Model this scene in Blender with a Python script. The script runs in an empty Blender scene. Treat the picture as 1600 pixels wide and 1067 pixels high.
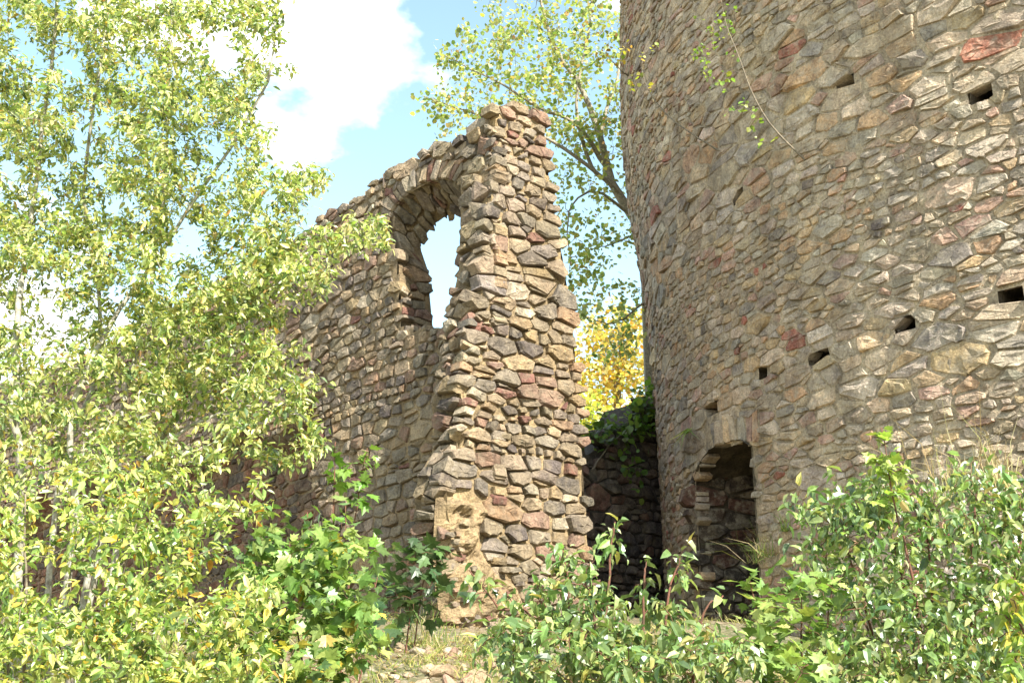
import bpy, math, random
import numpy as np
from mathutils import Vector, noise, geometry

scene = bpy.context.scene
COL = scene.collection

# ------------------------------------------------------------------ camera
FPX, PITCH = 1800.0, math.radians(17.0)
cam_data = bpy.data.cameras.new('camera')
cam_data.sensor_width = 36.0
cam_data.lens = FPX / 1600.0 * 36.0
cam_data.clip_end = 2000.0
cam = bpy.data.objects.new('camera', cam_data)
cam.rotation_euler = (math.pi / 2 + PITCH, 0, 0)
COL.objects.link(cam)
scene.camera = cam

# ------------------------------------------------------------------ sky, sun, exposure
SUN_EL, SUN_AZ = math.radians(41), math.radians(32)      # azimuth: to the right of straight behind the camera
S_DIR = np.array([math.sin(SUN_AZ) * math.cos(SUN_EL), -math.cos(SUN_AZ) * math.cos(SUN_EL), math.sin(SUN_EL)])
world = bpy.data.worlds.new('World')
scene.world = world
world.use_nodes = True
nt = world.node_tree
nt.nodes.clear()
n_out = nt.nodes.new('ShaderNodeOutputWorld')
n_bg = nt.nodes.new('ShaderNodeBackground')
n_sky = nt.nodes.new('ShaderNodeTexSky')
n_sky.sky_type = 'NISHITA'
n_sky.sun_disc = False
n_sky.sun_elevation = SUN_EL
n_sky.sun_rotation = math.pi - SUN_AZ
n_sky.air_density = 1.0
n_sky.dust_density = 0.4
n_sky.ozone_density = 0.3
n_tc = nt.nodes.new('ShaderNodeTexCoord')
n_map = nt.nodes.new('ShaderNodeMapping')
n_map.inputs['Scale'].default_value = (1.0, 1.0, 1.5)
CLOUD_OFFSET = (3.1, 0.4, 0.0)
n_map.inputs['Location'].default_value = CLOUD_OFFSET
n_noise = nt.nodes.new('ShaderNodeTexNoise')
n_noise.inputs['Scale'].default_value = 3.4
n_noise.inputs['Detail'].default_value = 7.0
n_noise.inputs['Roughness'].default_value = 0.52
n_ramp = nt.nodes.new('ShaderNodeValToRGB')
n_ramp.color_ramp.elements[0].position = 0.498
n_ramp.color_ramp.elements[1].position = 0.56
n_mix = nt.nodes.new('ShaderNodeMix')
n_mix.data_type = 'RGBA'
nt.links.new(n_tc.outputs['Generated'], n_map.inputs['Vector'])
nt.links.new(n_map.outputs['Vector'], n_noise.inputs['Vector'])
nt.links.new(n_noise.outputs['Fac'], n_ramp.inputs['Fac'])
nt.links.new(n_ramp.outputs['Color'], n_mix.inputs['Factor'])
n_tint = nt.nodes.new('ShaderNodeMix')
n_tint.data_type = 'RGBA'
n_tint.blend_type = 'MULTIPLY'
n_tint.inputs['Factor'].default_value = 1.0
n_tint.inputs['B'].default_value = (1.62, 1.62, 1.32, 1)
nt.links.new(n_sky.outputs['Color'], n_tint.inputs['A'])
nt.links.new(n_tint.outputs['Result'], n_mix.inputs['A'])
n_mix.inputs['B'].default_value = (7.2, 7.3, 7.5, 1)
nt.links.new(n_mix.outputs['Result'], n_bg.inputs['Color'])
n_bg.inputs['Strength'].default_value = 0.105
nt.links.new(n_bg.outputs['Background'], n_out.inputs['Surface'])

sun_data = bpy.data.lights.new('sun', 'SUN')
sun_data.energy = 5.0
sun_data.angle = math.radians(0.53)
sun_data.color = (1.0, 0.95, 0.86)
sun = bpy.data.objects.new('sun', sun_data)
sun.rotation_euler = Vector(S_DIR).to_track_quat('Z', 'Y').to_euler()
COL.objects.link(sun)

scene.view_settings.view_transform = 'Standard'
scene.view_settings.look = 'None'
scene.view_settings.exposure = 1.5
scene.view_settings.gamma = 1.0
scene.view_settings.use_curve_mapping = False
scene.render.engine = 'CYCLES'
scene.cycles.use_denoising = True
scene.cycles.max_bounces = 6
scene.cycles.transparent_max_bounces = 4

# ------------------------------------------------------------------ measuring helpers
CP, SP = math.cos(PITCH), math.sin(PITCH)

def ray(x, y):
    u, v = (x - 800) / FPX, (533.5 - y) / FPX
    return np.array([u, CP - v * SP, SP + v * CP])

def at(x, y, Y):
    r = ray(x, y)
    return r * (Y / r[1])

def proj(p):
    depth = p[1] * CP + p[2] * SP
    return np.array([800 + FPX * p[0] / depth, 533.5 - FPX * (-p[1] * SP + p[2] * CP) / depth]), depth

def in_poly(px, py, poly):
    c = False
    n = len(poly)
    j = n - 1
    for i in range(n):
        xi, yi = poly[i]
        xj, yj = poly[j]
        if (yi > py) != (yj > py) and px < (xj - xi) * (py - yi) / (yj - yi) + xi:
            c = not c
        j = i
    return c

def unit(v):
    v = np.asarray(v, float)
    return v / (np.linalg.norm(v, axis=-1, keepdims=True) + 1e-9)

def fbm(x, y, z, o=4):
    return noise.fractal((x, y, z), 1.0, 2.0, o)

# ------------------------------------------------------------------ mesh helpers
def tri_mesh(name, V, T, tint=None, mat=None, smooth=False):
    V = np.asarray(V, np.float32).reshape(-1, 3)
    T = np.asarray(T, np.int32).reshape(-1, 3)
    me = bpy.data.meshes.new(name)
    me.vertices.add(len(V))
    me.vertices.foreach_set('co', V.ravel())
    me.loops.add(len(T) * 3)
    me.loops.foreach_set('vertex_index', T.ravel())
    me.polygons.add(len(T))
    me.polygons.foreach_set('loop_start', np.arange(0, len(T) * 3, 3, dtype=np.int32))
    me.polygons.foreach_set('loop_total', np.full(len(T), 3, np.int32))
    me.polygons.foreach_set('use_smooth', np.full(len(T), smooth, bool))
    if tint is not None:
        tint = np.asarray(tint, np.float32)
        if tint.ndim == 1:
            tint = np.tile(tint, (len(V), 1))
        c = np.ones((len(V), 4), np.float32)
        c[:, :3] = tint[:, :3]
        at_ = me.attributes.new('tint', 'FLOAT_COLOR', 'POINT')
        at_.data.foreach_set('color', c.ravel())
    if mat:
        me.materials.append(mat)
    me.update(calc_edges=True)
    me.validate()
    return me

def add(name, me, parent=None, loc=None, **props):
    o = bpy.data.objects.new(name, me)
    COL.objects.link(o)
    if loc is not None:
        o.location = loc
    if parent is not None:
        o.parent = parent
    for k, v in props.items():
        o[k] = v
    return o

def thing(name, label, category, loc=(0, 0, 0), group=None):
    o = add(name, None, None, None, label=label, category=category)
    if group:
        o['group'] = group
    o.empty_display_size = 0.2
    o['base'] = [float(c) for c in loc]
    return o

def child(name, V, T, tint, mat, parent, smooth=False, **props):
    """a part; geometry is given in world coordinates, the parent Empty stands at the thing's base"""
    b = np.array(parent['base'][:]) if 'base' in parent else np.zeros(3)
    return add(name, tri_mesh(name, np.asarray(V, float).reshape(-1, 3) - b, T, tint, mat, smooth), parent, None, **props)

def settle(parent):
    parent.location = parent['base'][:]
    del parent['base']

def quads(q):
    t = []
    for a, b, c, d in q:
        t += [(a, b, c), (a, c, d)]
    return t

class Bag:
    """collects triangles of many pieces of one part"""
    def __init__(s):
        s.V, s.T, s.C, s.n = [], [], [], 0
    def put(s, V, T, c):
        V = np.asarray(V, float).reshape(-1, 3)
        s.V.append(V)
        s.T.append(np.asarray(T, int).reshape(-1, 3) + s.n)
        c = np.asarray(c, float)
        s.C.append(np.tile(c, (len(V), 1)) if c.ndim == 1 else c)
        s.n += len(V)
    def get(s):
        return np.concatenate(s.V), np.concatenate(s.T), np.concatenate(s.C)

# ------------------------------------------------------------------ materials
def new_mat(name):
    m = bpy.data.materials.new(name)
    m.use_nodes = True
    t = m.node_tree
    t.nodes.clear()
    return m, t

def N(t, kind, **inp):
    n = t.nodes.new(kind)
    for k, v in inp.items():
        n.inputs[k.replace('_', ' ')].default_value = v
    return n

def mixc(t, blend, fac, a, b):
    n = t.nodes.new('ShaderNodeMix')
    n.data_type = 'RGBA'
    n.blend_type = blend
    for key, val in (('Factor', fac), ('A', a), ('B', b)):
        if hasattr(val, 'node'):
            t.links.new(val, n.inputs[key])
        elif key == 'Factor':
            n.inputs[key].default_value = val
        else:
            n.inputs[key].default_value = (*val[:3], 1)
    return n.outputs['Result']

def ramp(t, src, p0, p1, c0=(0, 0, 0, 1), c1=(1, 1, 1, 1)):
    r = t.nodes.new('ShaderNodeValToRGB')
    e = r.color_ramp.elements
    e[0].position, e[1].position, e[0].color, e[1].color = p0, p1, c0, c1
    t.links.new(src, r.inputs['Fac'])
    return r.outputs['Color']

def stone_material(name, bump=0.6, lichen=0.5, rough=0.9, smear=0.0, smear_col=(.43, .37, .28)):
    m, t = new_mat(name)
    out = N(t, 'ShaderNodeOutputMaterial')
    b = N(t, 'ShaderNodeBsdfPrincipled', Roughness=rough)
    b.inputs['Specular IOR Level'].default_value = 0.25
    g = N(t, 'ShaderNodeNewGeometry')
    a = t.nodes.new('ShaderNodeAttribute')
    a.attribute_name = 'tint'
    def nz(scale, detail, r=0.6):
        n = N(t, 'ShaderNodeTexNoise', Scale=scale, Detail=detail, Roughness=r)
        t.links.new(g.outputs['Position'], n.inputs['Vector'])
        return n.outputs['Fac']
    n1, n2, n3, n4 = nz(7, 5), nz(38, 6, 0.7), nz(2.3, 4), nz(90, 3, 0.7)
    c = mixc(t, 'MULTIPLY', 1.0, a.outputs['Color'], ramp(t, n1, 0.3, 0.7, (.58, .58, .60, 1), (1.38, 1.35, 1.28, 1)))
    c = mixc(t, 'MULTIPLY', 1.0, c, ramp(t, n2, 0.3, 0.72, (.5, .48, .46, 1), (1.42, 1.42, 1.4, 1)))
    spots = nz(13, 6, 0.75)
    c = mixc(t, 'MIX', ramp(t, spots, 0.60, 0.68, (0, 0, 0, 1), (lichen, lichen, lichen, 1)), c, (.36, .35, .29))
    dark = nz(5.5, 5, 0.7)
    c = mixc(t, 'MIX', ramp(t, dark, 0.60, 0.74, (0, 0, 0, 1), (.6, .6, .6, 1)), c, (.07, .06, .05))
    c = mixc(t, 'MIX', ramp(t, n3, 0.56, 0.75, (0, 0, 0, 1), (.3, .3, .3, 1)), c, (.20, .16, .085))
    if smear:
        sm = mixc(t, 'MULTIPLY', 1.0, ramp(t, nz(6.5, 7, 0.72), 0.47, 0.60), ramp(t, nz(0.9, 3), 0.30, 0.62, (.25, .25, .25, 1), (smear, smear, smear, 1)))
        c = mixc(t, 'MIX', sm, c, smear_col)
    mp = N(t, 'ShaderNodeMapping', Scale=(2.6, 2.6, .28))
    t.links.new(g.outputs['Position'], mp.inputs['Vector'])
    stn = N(t, 'ShaderNodeTexNoise', Scale=1.0, Detail=5.0, Roughness=0.65)
    t.links.new(mp.outputs['Vector'], stn.inputs['Vector'])
    c = mixc(t, 'MULTIPLY', 1.0, c, ramp(t, stn.outputs['Fac'], 0.34, 0.62, (.70, .69, .68, 1), (1.06, 1.06, 1.05, 1)))
    t.links.new(c, b.inputs['Base Color'])
    add_ = N(t, 'ShaderNodeMath')
    add_.operation = 'ADD'
    t.links.new(n2, add_.inputs[0])
    t.links.new(n1, add_.inputs[1])
    bp = N(t, 'ShaderNodeBump', Strength=bump, Distance=0.035)
    t.links.new(add_.outputs[0], bp.inputs['Height'])
    bp2 = N(t, 'ShaderNodeBump', Strength=0.35, Distance=0.01)
    t.links.new(n4, bp2.inputs['Height'])
    t.links.new(bp.outputs['Normal'], bp2.inputs['Normal'])
    t.links.new(bp2.outputs['Normal'], b.inputs['Normal'])
    t.links.new(b.outputs['BSDF'], out.inputs['Surface'])
    return m

def leaf_material(name, trans=0.45, rough=0.45, spec=0.5):
    m, t = new_mat(name)
    out = N(t, 'ShaderNodeOutputMaterial')
    b = N(t, 'ShaderNodeBsdfPrincipled', Roughness=rough)
    b.inputs['Specular IOR Level'].default_value = spec
    a = t.nodes.new('ShaderNodeAttribute')
    a.attribute_name = 'tint'
    g = N(t, 'ShaderNodeNewGeometry')
    nz = N(t, 'ShaderNodeTexNoise', Scale=60.0, Detail=3.0)
    t.links.new(g.outputs['Position'], nz.inputs['Vector'])
    c = mixc(t, 'MULTIPLY', 1.0, a.outputs['Color'], ramp(t, nz.outputs['Fac'], 0.3, 0.7, (.75, .78, .7, 1), (1.2, 1.18, 1.2, 1)))
    t.links.new(c, b.inputs['Base Color'])
    tr = N(t, 'ShaderNodeBsdfTranslucent')
    c2 = mixc(t, 'MULTIPLY', 1.0, c, (1.2, 1.3, .7))
    t.links.new(c2, tr.inputs['Color'])
    mx = N(t, 'ShaderNodeMixShader', Fac=trans)
    t.links.new(b.outputs['BSDF'], mx.inputs[1])
    t.links.new(tr.outputs['BSDF'], mx.inputs[2])
    t.links.new(mx.outputs['Shader'], out.inputs['Surface'])
    return m

def bark_material(name, col, col2, scale=30):
    m, t = new_mat(name)
    out = N(t, 'ShaderNodeOutputMaterial')
    b = N(t, 'ShaderNodeBsdfPrincipled', Roughness=0.8)
    g = N(t, 'ShaderNodeNewGeometry')
    nz = N(t, 'ShaderNodeTexNoise', Scale=scale, Detail=5.0, Roughness=0.7)
    t.links.new(g.outputs['Position'], nz.inputs['Vector'])
    t.links.new(ramp(t, nz.outputs['Fac'], 0.38, 0.62, (*col2, 1), (*col, 1)), b.inputs['Base Color'])
    bp = N(t, 'ShaderNodeBump', Strength=0.5, Distance=0.01)
    t.links.new(nz.outputs['Fac'], bp.inputs['Height'])
    t.links.new(bp.outputs['Normal'], b.inputs['Normal'])
    t.links.new(b.outputs['BSDF'], out.inputs['Surface'])
    return m

def ground_material():
    m, t = new_mat('bank_soil')
    out = N(t, 'ShaderNodeOutputMaterial')
    b = N(t, 'ShaderNodeBsdfPrincipled', Roughness=0.95)
    g = N(t, 'ShaderNodeNewGeometry')
    def nz(s, d):
        n = N(t, 'ShaderNodeTexNoise', Scale=s, Detail=d, Roughness=0.65)
        t.links.new(g.outputs['Position'], n.inputs['Vector'])
        return n.outputs['Fac']
    c = mixc(t, 'MIX', ramp(t, nz(1.1, 5), 0.42, 0.6), (.20, .15, .085), (.09, .10, .035))
    c = mixc(t, 'MIX', ramp(t, nz(16, 5), 0.5, 0.66), c, (.33, .27, .19))
    c = mixc(t, 'MIX', ramp(t, nz(45, 4), 0.52, 0.7, (0, 0, 0, 1), (.7, .7, .7, 1)), c, (.06, .045, .03))
    t.links.new(c, b.inputs['Base Color'])
    bp = N(t, 'ShaderNodeBump', Strength=0.9, Distance=0.05)
    t.links.new(nz(22, 6), bp.inputs['Height'])
    t.links.new(bp.outputs['Normal'], b.inputs['Normal'])
    t.links.new(b.outputs['BSDF'], out.inputs['Surface'])
    return m

M_STONE = stone_material('rubble_stone', 0.8, 0.55, 0.9, 0.5, (.28, .225, .15))
M_TOWER = stone_material('tower_stone', 0.7, 0.5, 0.9, 0.75)
M_MORTAR = stone_material('lime_mortar', 1.0, 0.2)
M_WILLOW = leaf_material('willow_leaf', 0.38, 0.4, 0.9)
M_MAPLE = leaf_material('maple_leaf', 0.36, 0.4, 0.5)
M_DOGWOOD = leaf_material('dogwood_leaf', 0.36, 0.36, 1.0)
M_ASPEN = leaf_material('aspen_leaf', 0.5, 0.42, 0.8)
M_GRASS = leaf_material('grass_blade', 0.35, 0.6, 0.3)
M_BARK = bark_material('grey_bark', (.22, .18, .12), (.08, .065, .045))
M_ASPENBARK = bark_material('aspen_bark', (.34, .30, .22), (.14, .12, .085))
M_PALEBARK = bark_material('pale_bark', (.42, .40, .33), (.16, .14, .10), 14)
M_REDTWIG = bark_material('red_twig', (.16, .06, .035), (.07, .04, .02))
M_SOIL = ground_material()

# ------------------------------------------------------------------ ground
GY = np.array([-40, -5, 0, 3, 6, 8.5, 10, 11.5, 13, 16, 25, 60, 200, 900.])
GZ = np.array([-3, -1.9, -1.6, -1.25, -.75, -.2, .20, .45, .72, 1.0, 1.2, 1.3, -2, -6.])

def ground_z(x, y):
    z = float(np.interp(y, GY, GZ))
    side = min(1.0, max(0.0, (y - 3) / 6))
    z -= 0.10 * side * min(4.0, max(0.0, abs(x + 0.5) - 2.5)) * (1 if y < 12 else max(0.0, 1 - (y - 12) / 4))
    if y < 30 and abs(x) < 25:
        z += 0.10 * fbm(x * .7, y * .7, 1.3, 4) + 0.035 * fbm(x * 3.1, y * 3.1, 7.7, 3)
    return z

def axis(lo, fine_lo, fine_hi, hi, step, grow=1.35):
    a = list(np.arange(fine_lo, fine_hi + 1e-6, step))
    s, v = step, fine_lo
    while v > lo:
        s *= grow
        v -= s
        a.insert(0, v)
    s, v = step, a[-1]
    while v < hi:
        s *= grow
        v += s
        a.append(v)
    return np.array(a)

gx, gy = axis(-900, -10, 10, 900, .16), axis(-60, 3, 20, 900, .16)
gv = [(x, y, ground_z(x, y)) for y in gy for x in gx]
nx = len(gx)
gt = quads([(j * nx + i, j * nx + i + 1, (j + 1) * nx + i + 1, (j + 1) * nx + i) for j in range(len(gy) - 1) for i in range(nx - 1)])
add('ground', tri_mesh('ground', gv, gt, None, M_SOIL, True), None, None, kind='structure')

# ------------------------------------------------------------------ rubble masonry
def clip_half(poly, nx_, ny_, d):
    out = []
    n = len(poly)
    for i in range(n):
        ax, ay = poly[i]
        bx, by = poly[(i + 1) % n]
        da, db = ax * nx_ + ay * ny_ - d, bx * nx_ + by * ny_ - d
        if da <= 0:
            out.append((ax, ay))
        if (da < 0 < db) or (db < 0 < da):
            k = da / (da - db)
            out.append((ax + (bx - ax) * k, ay + (by - ay) * k))
    return out

def layout(u0, u1, v0, v1, keep, rng, rows=(.11, .24), wide=(.9, 2.4), big=.25, bigr=(.16, .26), gap=.016, asp=1.6, wav=.05, seeds=(), split=.15, chink=.12, jit=.16):
    """irregular convex stones of roughly coursed rubble: a power diagram over jittered courses"""
    P = []
    u0, u1, v0, v1 = u0 - .45, u1 + .45, v0 - .45, v1 + .45      # stones beyond the edge bound the last ones
    for _ in range(int((u1 - u0) * (v1 - v0) * big)):
        r = rng.uniform(*bigr)
        c = (rng.uniform(u0, u1) / asp, rng.uniform(v0, v1), r)
        if all((c[0] - q[0]) ** 2 + (c[1] - q[1]) ** 2 > (r + q[2]) ** 2 * 1.4 for q in P):
            P.append(c)
    for (cu, cv, r) in seeds:
        P = [q for q in P if (cu / asp - q[0]) ** 2 + (cv - q[1]) ** 2 > (r + q[2]) ** 2] + [(cu / asp, cv, r)]
    nb = len(P)
    B = np.array(P) if nb else np.zeros((0, 3))
    v = v0 - .1
    ph = rng.uniform(0, 50)
    while v < v1 + .1:
        h = rng.uniform(*rows) * (1 + .45 * noise.noise((v * .9, ph, .5)))
        u = u0 - rng.uniform(0, .4)
        while u < u1:
            w = h * rng.uniform(*wide) * (1 + .5 * noise.noise((u * .7, v * .7, ph)))
            dv = wav * 2.2 * noise.noise((u * .6 + ph, v * .8, 3.3))
            subs = [(.5, 1.0)]
            if rng.random() < split and h > .12:
                k = rng.uniform(.4, .62)
                subs = [(k / 2, k), (k + (1 - k) / 2, 1 - k)]
            for fv, fh in subs:
                cu, cv = (u + w / 2 + rng.uniform(-.12, .12) * w) / asp, v + h * fv + dv + rng.uniform(-jit, jit) * h
                r = .5 * math.sqrt(h * fh * max(.06, min(w / asp, h * 1.4)))
                if nb == 0 or np.min((B[:, 0] - cu) ** 2 + (B[:, 1] - cv) ** 2 - (B[:, 2] * .96 + r * .45) ** 2) > 0:
                    P.append((cu, cv, r))
                    if rng.random() < chink:
                        P.append((cu + rng.choice((-.5, .5)) * w / asp, v + h * rng.choice((.0, 1.0)) + dv, r * .5))
            u += w
        v += h
    A = np.array([p for p in P if keep(p[0] * asp, p[1], .45)])
    out = []
    for i, (cu, cv, r) in enumerate(A):
        if not keep(cu * asp, cv, 0):
            continue
        d2 = (A[:, 0] - cu) ** 2 + (A[:, 1] - cv) ** 2
        idx = np.argpartition(d2, min(26, len(A) - 1))[:27]
        R = r * 2.1 + .02
        poly = [(-R, -R), (R, -R), (R, R), (-R, R)]
        g = gap * rng.uniform(.4, 2.0) * .5
        for j in idx:
            if j == i:
                continue
            dx, dy = A[j, 0] - cu, A[j, 1] - cv
            D = math.hypot(dx, dy)
            if D < 1e-6:
                continue
            d = (D * D + r * r - A[j, 2] ** 2) / (2 * D) - g
            poly = clip_half(poly, dx / D, dy / D, d)
            if len(poly) < 3:
                break
        if len(poly) < 3:
            continue
        q = np.array(poly)
        q[:, 0] = (q[:, 0] + cu) * asp
        q[:, 1] += cv
        x, y = q[:, 0], q[:, 1]
        area = .5 * abs(np.dot(x, np.roll(y, -1)) - np.dot(y, np.roll(x, -1)))
        if area > .0022:
            out.append(q)
    return out

def stone(poly, rng, proud=.03, rough=1.0, depth=.16, tilt=.16):
    """one stone over a convex (u, v) outline: chamfered, broken front; returns (u, v, w) points and triangles"""
    c = poly.mean(0)
    n = len(poly)
    ring = []
    for i in range(n):
        a, p, b = poly[i - 1], poly[i], poly[(i + 1) % n]
        la, lb = np.linalg.norm(a - p), np.linalg.norm(b - p)
        if la < .012:
            continue
        k = rng.uniform(.02, .12)
        ring.append(p + (a - p) * k)
        if lb > .02:
            ring.append(p + (b - p) * rng.uniform(.02, .12))
    ring = np.array(ring) if len(ring) >= 4 else poly.copy()
    n = len(ring)
    size = math.sqrt(.5 * abs(np.dot(ring[:, 0], np.roll(ring[:, 1], -1)) - np.dot(ring[:, 1], np.roll(ring[:, 0], -1))))
    nr_ = np.random.default_rng(rng.getrandbits(32))
    R = lambda s, k=n: nr_.normal(0, s, k)
    ring = ring + np.stack([R(.03 * size), R(.03 * size)], 1)
    ax, ay = rng.gauss(0, tilt), rng.gauss(0, tilt) - .04
    bev = min(.045, .15 * size) * rng.uniform(.4, 1.3)
    off = proud + rng.gauss(0, .35 * proud)
    cuts = []                                            # broken faces that slope away from the front
    for _ in range(rng.choice([1, 1, 2, 2, 3])):
        th = rng.uniform(0, 2 * math.pi)
        cuts.append((math.cos(th), math.sin(th), rng.uniform(-.05, .32) * size, rng.uniform(.12, .5) * rough * min(1, .22 / size)))
    def relief(p):
        du, dv = p[:, 0] - c[0], p[:, 1] - c[1]
        w = du * ax + dv * ay
        for cx_, cy_, t_, k_ in cuts:
            w = w - np.maximum(0, du * cx_ + dv * cy_ - t_) * k_
        return w
    def lay(scale, w, js, jw):
        p = c + (ring - c) * scale + np.stack([R(js * size), R(js * size)], 1)
        return np.column_stack([p, w + relief(p) + R(jw * size)])
    L = [np.column_stack([ring, np.full(n, -depth)]),
         lay(1.0, off - bev, .012, .02 * rough),
         lay(rng.uniform(.86, .93), off, .02, .014 * rough),
         lay(rng.uniform(.58, .7), off, .03, .016 * rough),
         lay(.3, off, .03, .016 * rough)]
    cp = np.array([[c[0] + rng.gauss(0, .04) * size, c[1] + rng.gauss(0, .04) * size]])
    cen = np.column_stack([cp, off + relief(cp)])
    V = np.concatenate(L + [cen])
    V[n:2 * n, 2] = np.maximum(V[n:2 * n, 2], -.5 * proud)
    V[2 * n:, 2] = np.maximum(V[2 * n:, 2], .22 * proud + np.abs(R(.08 * proud, len(V) - 2 * n)))
    T = []
    for k in range(4):
        for i in range(n):
            j = (i + 1) % n
            a, b, c2, d = k * n + i, k * n + j, (k + 1) * n + j, (k + 1) * n + i
            T += [(a, b, c2), (a, c2, d)] if rng.random() < .5 else [(a, b, d), (b, c2, d)]
    T += [(4 * n + i, 4 * n + (i + 1) % n, 5 * n) for i in range(n)]
    return V, np.array(T)

def pick(pal, rng):
    x, s = rng.random() * sum(p[0] for p in pal), 0
    for w, c in pal:
        s += w
        if x <= s:
            break
    k = math.exp(rng.gauss(0, .13))
    return np.clip(np.array(c) * k * np.array([1.03 + rng.gauss(0, .03), .99, .965 + rng.gauss(0, .035)]), .015, .75)

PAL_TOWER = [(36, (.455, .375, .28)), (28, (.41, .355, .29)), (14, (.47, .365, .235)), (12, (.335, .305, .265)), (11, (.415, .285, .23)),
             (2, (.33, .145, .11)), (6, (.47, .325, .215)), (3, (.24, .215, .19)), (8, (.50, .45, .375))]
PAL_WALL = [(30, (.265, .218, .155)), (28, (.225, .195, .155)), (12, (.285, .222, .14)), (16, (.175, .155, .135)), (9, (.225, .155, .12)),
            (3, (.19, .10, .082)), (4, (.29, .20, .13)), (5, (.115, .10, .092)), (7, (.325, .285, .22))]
PAL_CORE = [(30, (.20, .105, .07)), (25, (.13, .09, .065)), (20, (.24, .16, .10)), (20, (.09, .075, .065))]
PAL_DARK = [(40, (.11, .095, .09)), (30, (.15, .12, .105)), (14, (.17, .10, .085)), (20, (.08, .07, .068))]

def flip_if(V3, T, outward):
    a, b, c = V3[T[-1][0]], V3[T[-1][1]], V3[T[-1][2]]
    return T[:, ::-1] if np.dot(np.cross(b - a, c - a), outward) < 0 else T

class Masonry:
    """gathers the stones of one structure, then makes the largest in view single parts and the rest one mass"""
    def __init__(s):
        s.items = []
    def stone(s, V3, T, tint, outward, name='stone'):
        T = flip_if(V3, T, outward)
        c = V3.mean(0)
        (p, depth) = proj(c)
        n = len(V3) // 5
        F_ = V3[n:2 * n]
        a = .5 * np.linalg.norm(np.sum(np.cross(F_, np.roll(F_, -1, axis=0)), axis=0))
        facing = float(np.dot(unit(outward), unit(-c)))
        if not (-10 < p[0] < 1610 and -10 < p[1] < 1077) or facing < .05:
            s.items.append((0.0, V3, T, tint, name))
        else:
            s.items.append(((1e5 if name != 'stone' else 0) + a * facing * (FPX / depth) ** 2, V3, T, tint, name))
    def patch(s, polys, mapper, rng, pal, normal, hidden=None, name='stone', **kw):
        for q in polys:
            c = q.mean(0)
            k = kw(c) if callable(kw) else kw
            V, T = stone(q, rng, **k)
            V3 = mapper(V[:, 0], V[:, 1], V[:, 2])
            col = pick(pal(c) if callable(pal) else pal, rng)
            s.stone(V3, T, col, normal(c), name)
            if hidden is not None and hidden(c):
                s.items[-1] = (s.items[-1][0] * .02, *s.items[-1][1:])
    def build(s, parent, cap=300, rest_name='rubble_stonework', mat=None):
        mat = mat or M_STONE
        s.items.sort(key=lambda i: -i[0])
        base = np.array(parent['base'][:])
        rest = Bag()
        for k, (a, V, T, c, name) in enumerate(s.items):
            if k < cap and a > 40:
                o = V.mean(0)
                add(name, tri_mesh(name, V - o, T, c, mat), parent, o - base)
            else:
                rest.put(V, T, c)
        if rest.n:
            V, T, C = rest.get()
            child(rest_name, V, T, C, mat, parent, kind='stuff')

def mortar_sheet(bag, u0, u1, v0, v1, keep, mapper, step, tint, amp=.02, w0=0.0, freq=6.0, flip=False):
    us, vs = np.arange(u0, u1 + step, step), np.arange(v0, v1 + step, step)
    nu = len(us)
    U, Vv = np.meshgrid(us, vs)
    Wd = np.array([[w0 + amp * fbm(u * freq, v * freq, w0 + 11.0, 3) for u in us] for v in vs])
    P = mapper(U.ravel(), Vv.ravel(), Wd.ravel())
    q = []
    for j in range(len(vs) - 1):
        for i in range(nu - 1):
            if keep(us[i] + step / 2, vs[j] + step / 2):
                a = j * nu + i
                q.append((a, a + 1, a + nu + 1, a + nu))
    if q:
        T = np.array(quads(q))
        bag.put(P, T[:, ::-1] if flip else T, tint)

def shoelace_keep(poly, holes=()):
    P = np.array(poly)
    def keep(u, v, m=0.0):
        if m:
            return in_poly(u, v, poly) or min(np.hypot(P[:, 0] - u, P[:, 1] - v)) < m or any(in_poly(u + du, v + dv, poly) for du, dv in ((m, 0), (-m, 0), (0, m), (0, -m)))
        return in_poly(u, v, poly) and not any(in_poly(u, v, h) for h in holes)
    return keep

def pull_in(polys, ok, slack=.05):
    """shortens stones that reach past the edge of their face"""
    out = []
    for q in polys:
        c = q.mean(0)
        q = q.copy()
        for i in range(len(q)):
            d = q[i] - c
            ln = np.linalg.norm(d)
            k = 1.0
            while k > .3 and not ok(*(c + d * max(0, k - slack / max(ln, .01)))):
                k *= .88
            q[i] = c + d * k
        out.append(q)
    return out

class Path:
    """a polyline in a plane with outward normals, for edges, reveals and wall tops"""
    def __init__(s, pts, side):
        P = np.array(pts, float)
        l = np.concatenate([[0], np.cumsum(np.linalg.norm(np.diff(P, axis=0), axis=1))])
        g = np.linspace(0, l[-1], max(6, int(l[-1] / .12)))
        s.p = np.stack([np.interp(g, l, P[:, k]) for k in (0, 1)], 1)
        s.l = np.concatenate([[0], np.cumsum(np.linalg.norm(np.diff(s.p, axis=0), axis=1))])
        t = unit(np.gradient(s.p, axis=0))
        n = np.stack([t[:, 1], -t[:, 0]], 1) * side
        for _ in range(3):
            n[1:-1] = unit(n[:-2] + n[1:-1] + n[2:])
        s.n = n
        s.L = s.l[-1]
    def at(s, q):
        x = np.stack([np.interp(q, s.l, s.p[:, k]) for k in (0, 1)], -1)
        n = unit(np.stack([np.interp(q, s.l, s.n[:, k]) for k in (0, 1)], -1))
        return x, n

# ------------------------------------------------------------------ ruined wall with window and broken end
A = math.radians(50)
D3 = np.array([-math.cos(A), math.sin(A), 0])          # along the wall, away to the left
N1 = np.array([-math.sin(A), -math.cos(A), 0])         # out of the window face
E3 = -N1                                               # along the broken end, away to the right
ND = -D3                                               # out of the broken end
ZV = np.array([0, 0, 1.0])
P0 = at(770, 800, 13.0)
P0[2] = 0.0

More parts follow.
